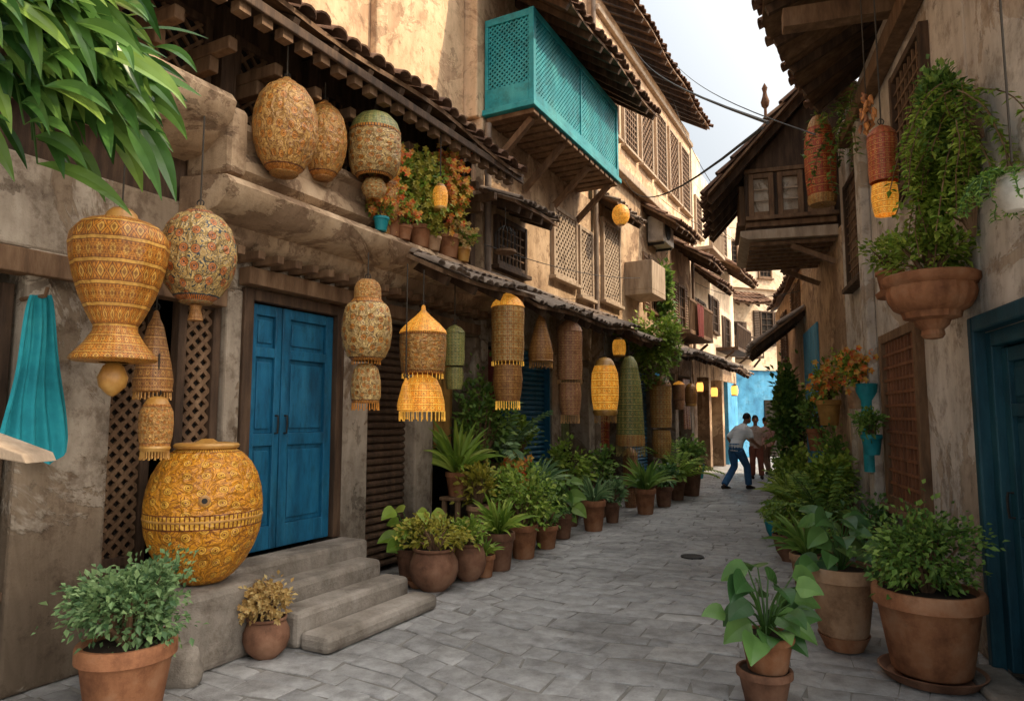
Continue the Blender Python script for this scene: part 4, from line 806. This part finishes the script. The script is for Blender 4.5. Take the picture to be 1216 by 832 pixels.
# ---------------------------------------------------------------- people
def person(label,base,yaw,J,cols,sc=1):
    cy,sy=cos(yaw),sin(yaw); T=lambda q:base+V((q[0]*cy-q[1]*sy,q[0]*sy+q[1]*cy,q[2]))*sc
    X=V((cy,sy,0)); Y=V((-sy,cy,0)); t=thing('person',label,'person',base)
    def fin(g,name,mat,vox):
        o=g.obj(name,M[mat],t); r=o.modifiers.new('R','REMESH'); r.mode='VOXEL'; r.voxel_size=vox; s_=o.modifiers.new('S','SMOOTH'); s_.iterations=3
        dg=bpy.context.evaluated_depsgraph_get(); me=bpy.data.meshes.new_from_object(o.evaluated_get(dg)); o.modifiers.clear(); o.data=me
        if not me.materials: me.materials.append(M[mat])
        me.shade_smooth(); return o
    h,w,ch,nk,hd=[V(J[k]) for k in('hip','waist','chest','neck','head')]
    def tor(g,e,lo=0):
        pts=[h-V((0,0,.07)),h+V((0,0,.03)),w,w.lerp(ch,.6),ch,ch.lerp(nk,.55),nk-V((0,0,.02))]
        g.tube([T(p) for p in pts],[(a*sc+e,b*sc+e) for a,b in((.13,.1),(.16,.11),(.14,.095),(.165,.11),(.18,.115),(.15,.09),(.07,.065))],16,X)
    def limb(g,ps,rs,e): g.tube([T(p) for p in ps],[r*sc+e for r in rs],12,X if abs(V(ps[-1])[0]-V(ps[0])[0])<.3 else Y)
    g=MB(); tor(g,0); g.tube([T(nk-V((0,0,.06))),T(nk),T(nk.lerp(hd,.6))],[.06*sc,.052*sc,.052*sc],12,X)
    g.ball(T(hd),(.078*sc,.092*sc,.118*sc),16); g.ball(T(hd+V((0,.045,-.055))),(.05*sc,.045*sc,.055*sc),12)
    g.tube([T(hd+V((0,.088,.015))),T(hd+V((0,.108,-.025))),T(hd+V((0,.09,-.035)))],[.009,.015,.01],8,X)
    for sg in(1,-1): g.ball(T(hd+V((sg*.08,-.005,-.01))),(.014,.022,.032),8)
    cl=[MB(),MB()]; tor(cl[0],.016)
    g2=cl[1]; g2.tube([T(h+V((0,0,z))) for z in(-.1,-.03,.06,.1)],[(.12*sc,.1*sc),(.17*sc,.12*sc),(.165*sc,.118*sc),(.15*sc,.11*sc)],14,X)
    for sg,k in((1,'r'),(-1,'l')):
        hp_=h+V((sg*.09,0,-.04)); kn=V(J[k+'kn']); an=V(J[k+'an']); sh=ch.lerp(nk,.5)+V((sg*.165,0,0)); el=V(J[k+'el']); ha=V(J[k+'ha'])
        limb(g,[hp_,hp_.lerp(kn,.5),kn,kn.lerp(an,.35),an],[.085,.075,.052,.055,.035],0)
        limb(g2,[hp_,hp_.lerp(kn,.5),kn,kn.lerp(an,.5),an+V((0,0,.01))],[.092,.085,.068,.066,.06],.012)
        to=V(J.get(k+'to',(0,.13,-.055))); g.tube([T(an),T(an+V((0,.03,-.04))),T(an+to)],[(.036*sc,.036*sc),(.042*sc,.04*sc),(.04*sc,.022*sc)],10,X)
        s=MB(); s.tube([T(an+V((0,-.06,-.045))),T(an+V((0,0,-.03))),T(an+V((0,.09,-.052))),T(an+V((0,.17,-.062)))],[(.035*sc,.04*sc),(.045*sc,.05*sc),(.048*sc,.034*sc),(.03*sc,.022*sc)],12,X); s.obj('shoe',M[cols[3]],t,smooth=60)
        limb(g,[sh,sh.lerp(el,.5),el,el.lerp(ha,.4),ha],[.056,.05,.04,.04,.027],0)
        limb(cl[0],[sh-V((sg*.04,0,-.01)),sh.lerp(el,.5),sh.lerp(el,.95)],[.066,.062,.06],.01)
        d=(ha-el).normalized(); pe=ha+d*.085; g.tube([T(ha),T(ha+d*.04),T(pe)],[(.024*sc,.03*sc),(.022*sc,.042*sc),(.018*sc,.04*sc)],10,X)
        for i,ln in enumerate((.07,.08,.075,.06)):
            a=pe+V((0,(i-1.5)*.021,0)); g.tube([T(a-d*.02),T(a+d*ln*.5),T(a+d*ln+V((-sg*.02,0,0)))],[.0095,.009,.007],7,X)
        a=ha+d*.03+V((0,.03,0)); g.tube([T(a),T(a+d*.035+V((0,.03,0))),T(a+d*.065+V((0,.035,0)))],[.012,.01,.008],7,X)
    fin(g,'body',cols[0],.0075); fin(cl[0],'shirt',cols[1],.012); fin(cl[1],'trousers',cols[2],.012)
    q=MB(); c=T(hd+V((0,-.012,.012)))
    vs=[];n=18;mm=8
    for i in range(mm+1):
        ph=pi*.56*i/mm
        for k in range(n):
            a=2*pi*k/n; fr=max(0,sin(a)); p2=min(ph,pi*.56-(.5*fr)*(i/mm)); vs.append(c+X*(.086*sc*sin(p2)*cos(a))+Y*(.1*sc*sin(p2)*sin(a))+Z*(.118*sc*cos(p2)))
    q.add(vs,[(i*n+k,i*n+(k+1)%n,(i+1)*n+(k+1)%n,(i+1)*n+k) for i in range(mm) for k in range(n)]); q.obj('hair',M[cols[4]],t,smooth=80)
    for sg in(1,-1): e=MB(); e.ball(T(hd+V((sg*.032,.083,.012))),(.011,.009,.008),8); e.obj('eye',M['dark'],t,smooth=80)
    e=MB(); e.tube([T(hd+V((-.025,.086,-.062))),T(hd+V((0,.094,-.062))),T(hd+V((.025,.086,-.062)))],.006,6); e.obj('mouth',M['woodr'],t)
M['skin']=surf('skin',tone((.36,.19,.115),.85,1.1),6,.6); M['shirt']=surf('pale_striped_shirt',[(.5,.52,.55),(.82,.8,.78),(.86,.84,.82)],2.4,.9,stretch=(1,1,14)); M['jeans']=surf('blue_jeans',tone((.05,.14,.29)),8,.9)
M['shirt2']=surf('tan_shirt',[(.46,.31,.23),(.66,.51,.41),(.3,.15,.13)],14,.9); M['pants2']=surf('rust_trousers',tone((.24,.085,.055)),6,.9); M['shoe']=surf('shoe_leather',tone((.03,.022,.018)),6,.6); M['hair']=surf('hair',tone((.014,.01,.008)),20,.6,stretch=(4,4,1))
M['shirt3']=surf('dusty_pink_shirt',tone((.6,.38,.35)),8,.9); M['pants3']=surf('brown_trousers',tone((.16,.1,.07)),6,.9)
person('man in pale shirt and blue jeans stepping along the alley',gpt(876,581),-radians(60),dict(hip=(0,-.02,.9),waist=(0,.05,1.05),chest=(0,.17,1.24),neck=(0,.28,1.41),head=(.01,.36,1.54),rkn=(.1,.2,.5),ran=(.1,.24,.09),lkn=(-.1,.03,.49),lan=(-.1,-.3,.1),rel=(.27,.16,1.09),rha=(.25,.36,.97),lel=(-.28,.06,1.1),lha=(-.26,.22,.9)),('skin','shirt','jeans','shoe','hair'),1.02)
person('person in tan patterned shirt and rust trousers standing farther along',gpt(899,568),radians(165),dict(hip=(0,0,.9),waist=(0,0,1.06),chest=(0,.0,1.27),neck=(0,.0,1.46),head=(0,.03,1.62),rkn=(.1,.04,.5),ran=(.11,0,.09),lkn=(-.1,.08,.5),lan=(-.12,.1,.09),rel=(.27,.0,1.13),rha=(.19,.2,1.05),lel=(-.27,-.02,1.13),lha=(-.24,.12,.92)),('skin','shirt2','pants2','shoe','hair'),.95)
person('person in dusty pink shirt walking farthest away beside the right plants',gpt(912,563),radians(15),dict(hip=(0,0,.9),waist=(0,0,1.06),chest=(0,.02,1.27),neck=(0,.03,1.46),head=(0,.05,1.61),rkn=(.1,.14,.5),ran=(.1,.1,.09),lkn=(-.1,-.02,.5),lan=(-.1,-.22,.1),rel=(.26,-.06,1.14),rha=(.24,.02,.9),lel=(-.26,.08,1.14),lha=(-.23,.22,.93)),('skin','shirt3','pants3','shoe','hair'),.93)
# ---------------------------------------------------------------- light, camera
sd=V((.85,-.15,.84)).normalized(); el=math.asin(sd.z); az=math.atan2(sd.x,sd.y)
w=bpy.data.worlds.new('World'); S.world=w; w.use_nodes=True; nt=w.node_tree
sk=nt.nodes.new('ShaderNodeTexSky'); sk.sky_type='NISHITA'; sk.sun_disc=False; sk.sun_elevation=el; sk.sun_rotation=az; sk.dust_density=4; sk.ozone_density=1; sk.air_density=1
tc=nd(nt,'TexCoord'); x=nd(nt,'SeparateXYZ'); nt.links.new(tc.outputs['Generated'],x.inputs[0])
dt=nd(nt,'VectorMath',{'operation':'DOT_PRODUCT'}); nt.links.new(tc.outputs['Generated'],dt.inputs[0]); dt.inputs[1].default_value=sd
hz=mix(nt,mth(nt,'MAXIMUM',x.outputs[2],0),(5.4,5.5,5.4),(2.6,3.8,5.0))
gl=mth(nt,'MULTIPLY',mth(nt,'POWER',mth(nt,'MAXIMUM',dt.outputs['Value'],0),2.8),7.0)  # haze glow around the sun, added to lift the shaded alley
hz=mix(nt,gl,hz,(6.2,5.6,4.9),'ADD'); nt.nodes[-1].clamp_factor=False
bg=nt.nodes['Background']; nt.links.new(mix(nt,.8,sk.outputs[0],hz),bg.inputs[0]); bg.inputs[1].default_value=.15  # added haze outweighs the plain sky and brightens the shade
l=bpy.data.lights.new('Sun','SUN'); l.energy=5; l.angle=radians(.6); l.color=(1,.8,.55); lo=bpy.data.objects.new('Sun',l); C.objects.link(lo); lo.rotation_euler=sd.to_track_quat('Z','Y').to_euler(); lo.location=(0,0,30)
cd=bpy.data.cameras.new('Camera'); cd.lens=24.01; cd.sensor_width=36; cd.clip_end=600; cm=bpy.data.objects.new('Camera',cd); C.objects.link(cm); cm.location=CAM; cm.rotation_euler=(pi/2+PT,0,0); S.camera=cm
S.view_settings.view_transform='Standard'; S.view_settings.look='None'; S.view_settings.exposure=0
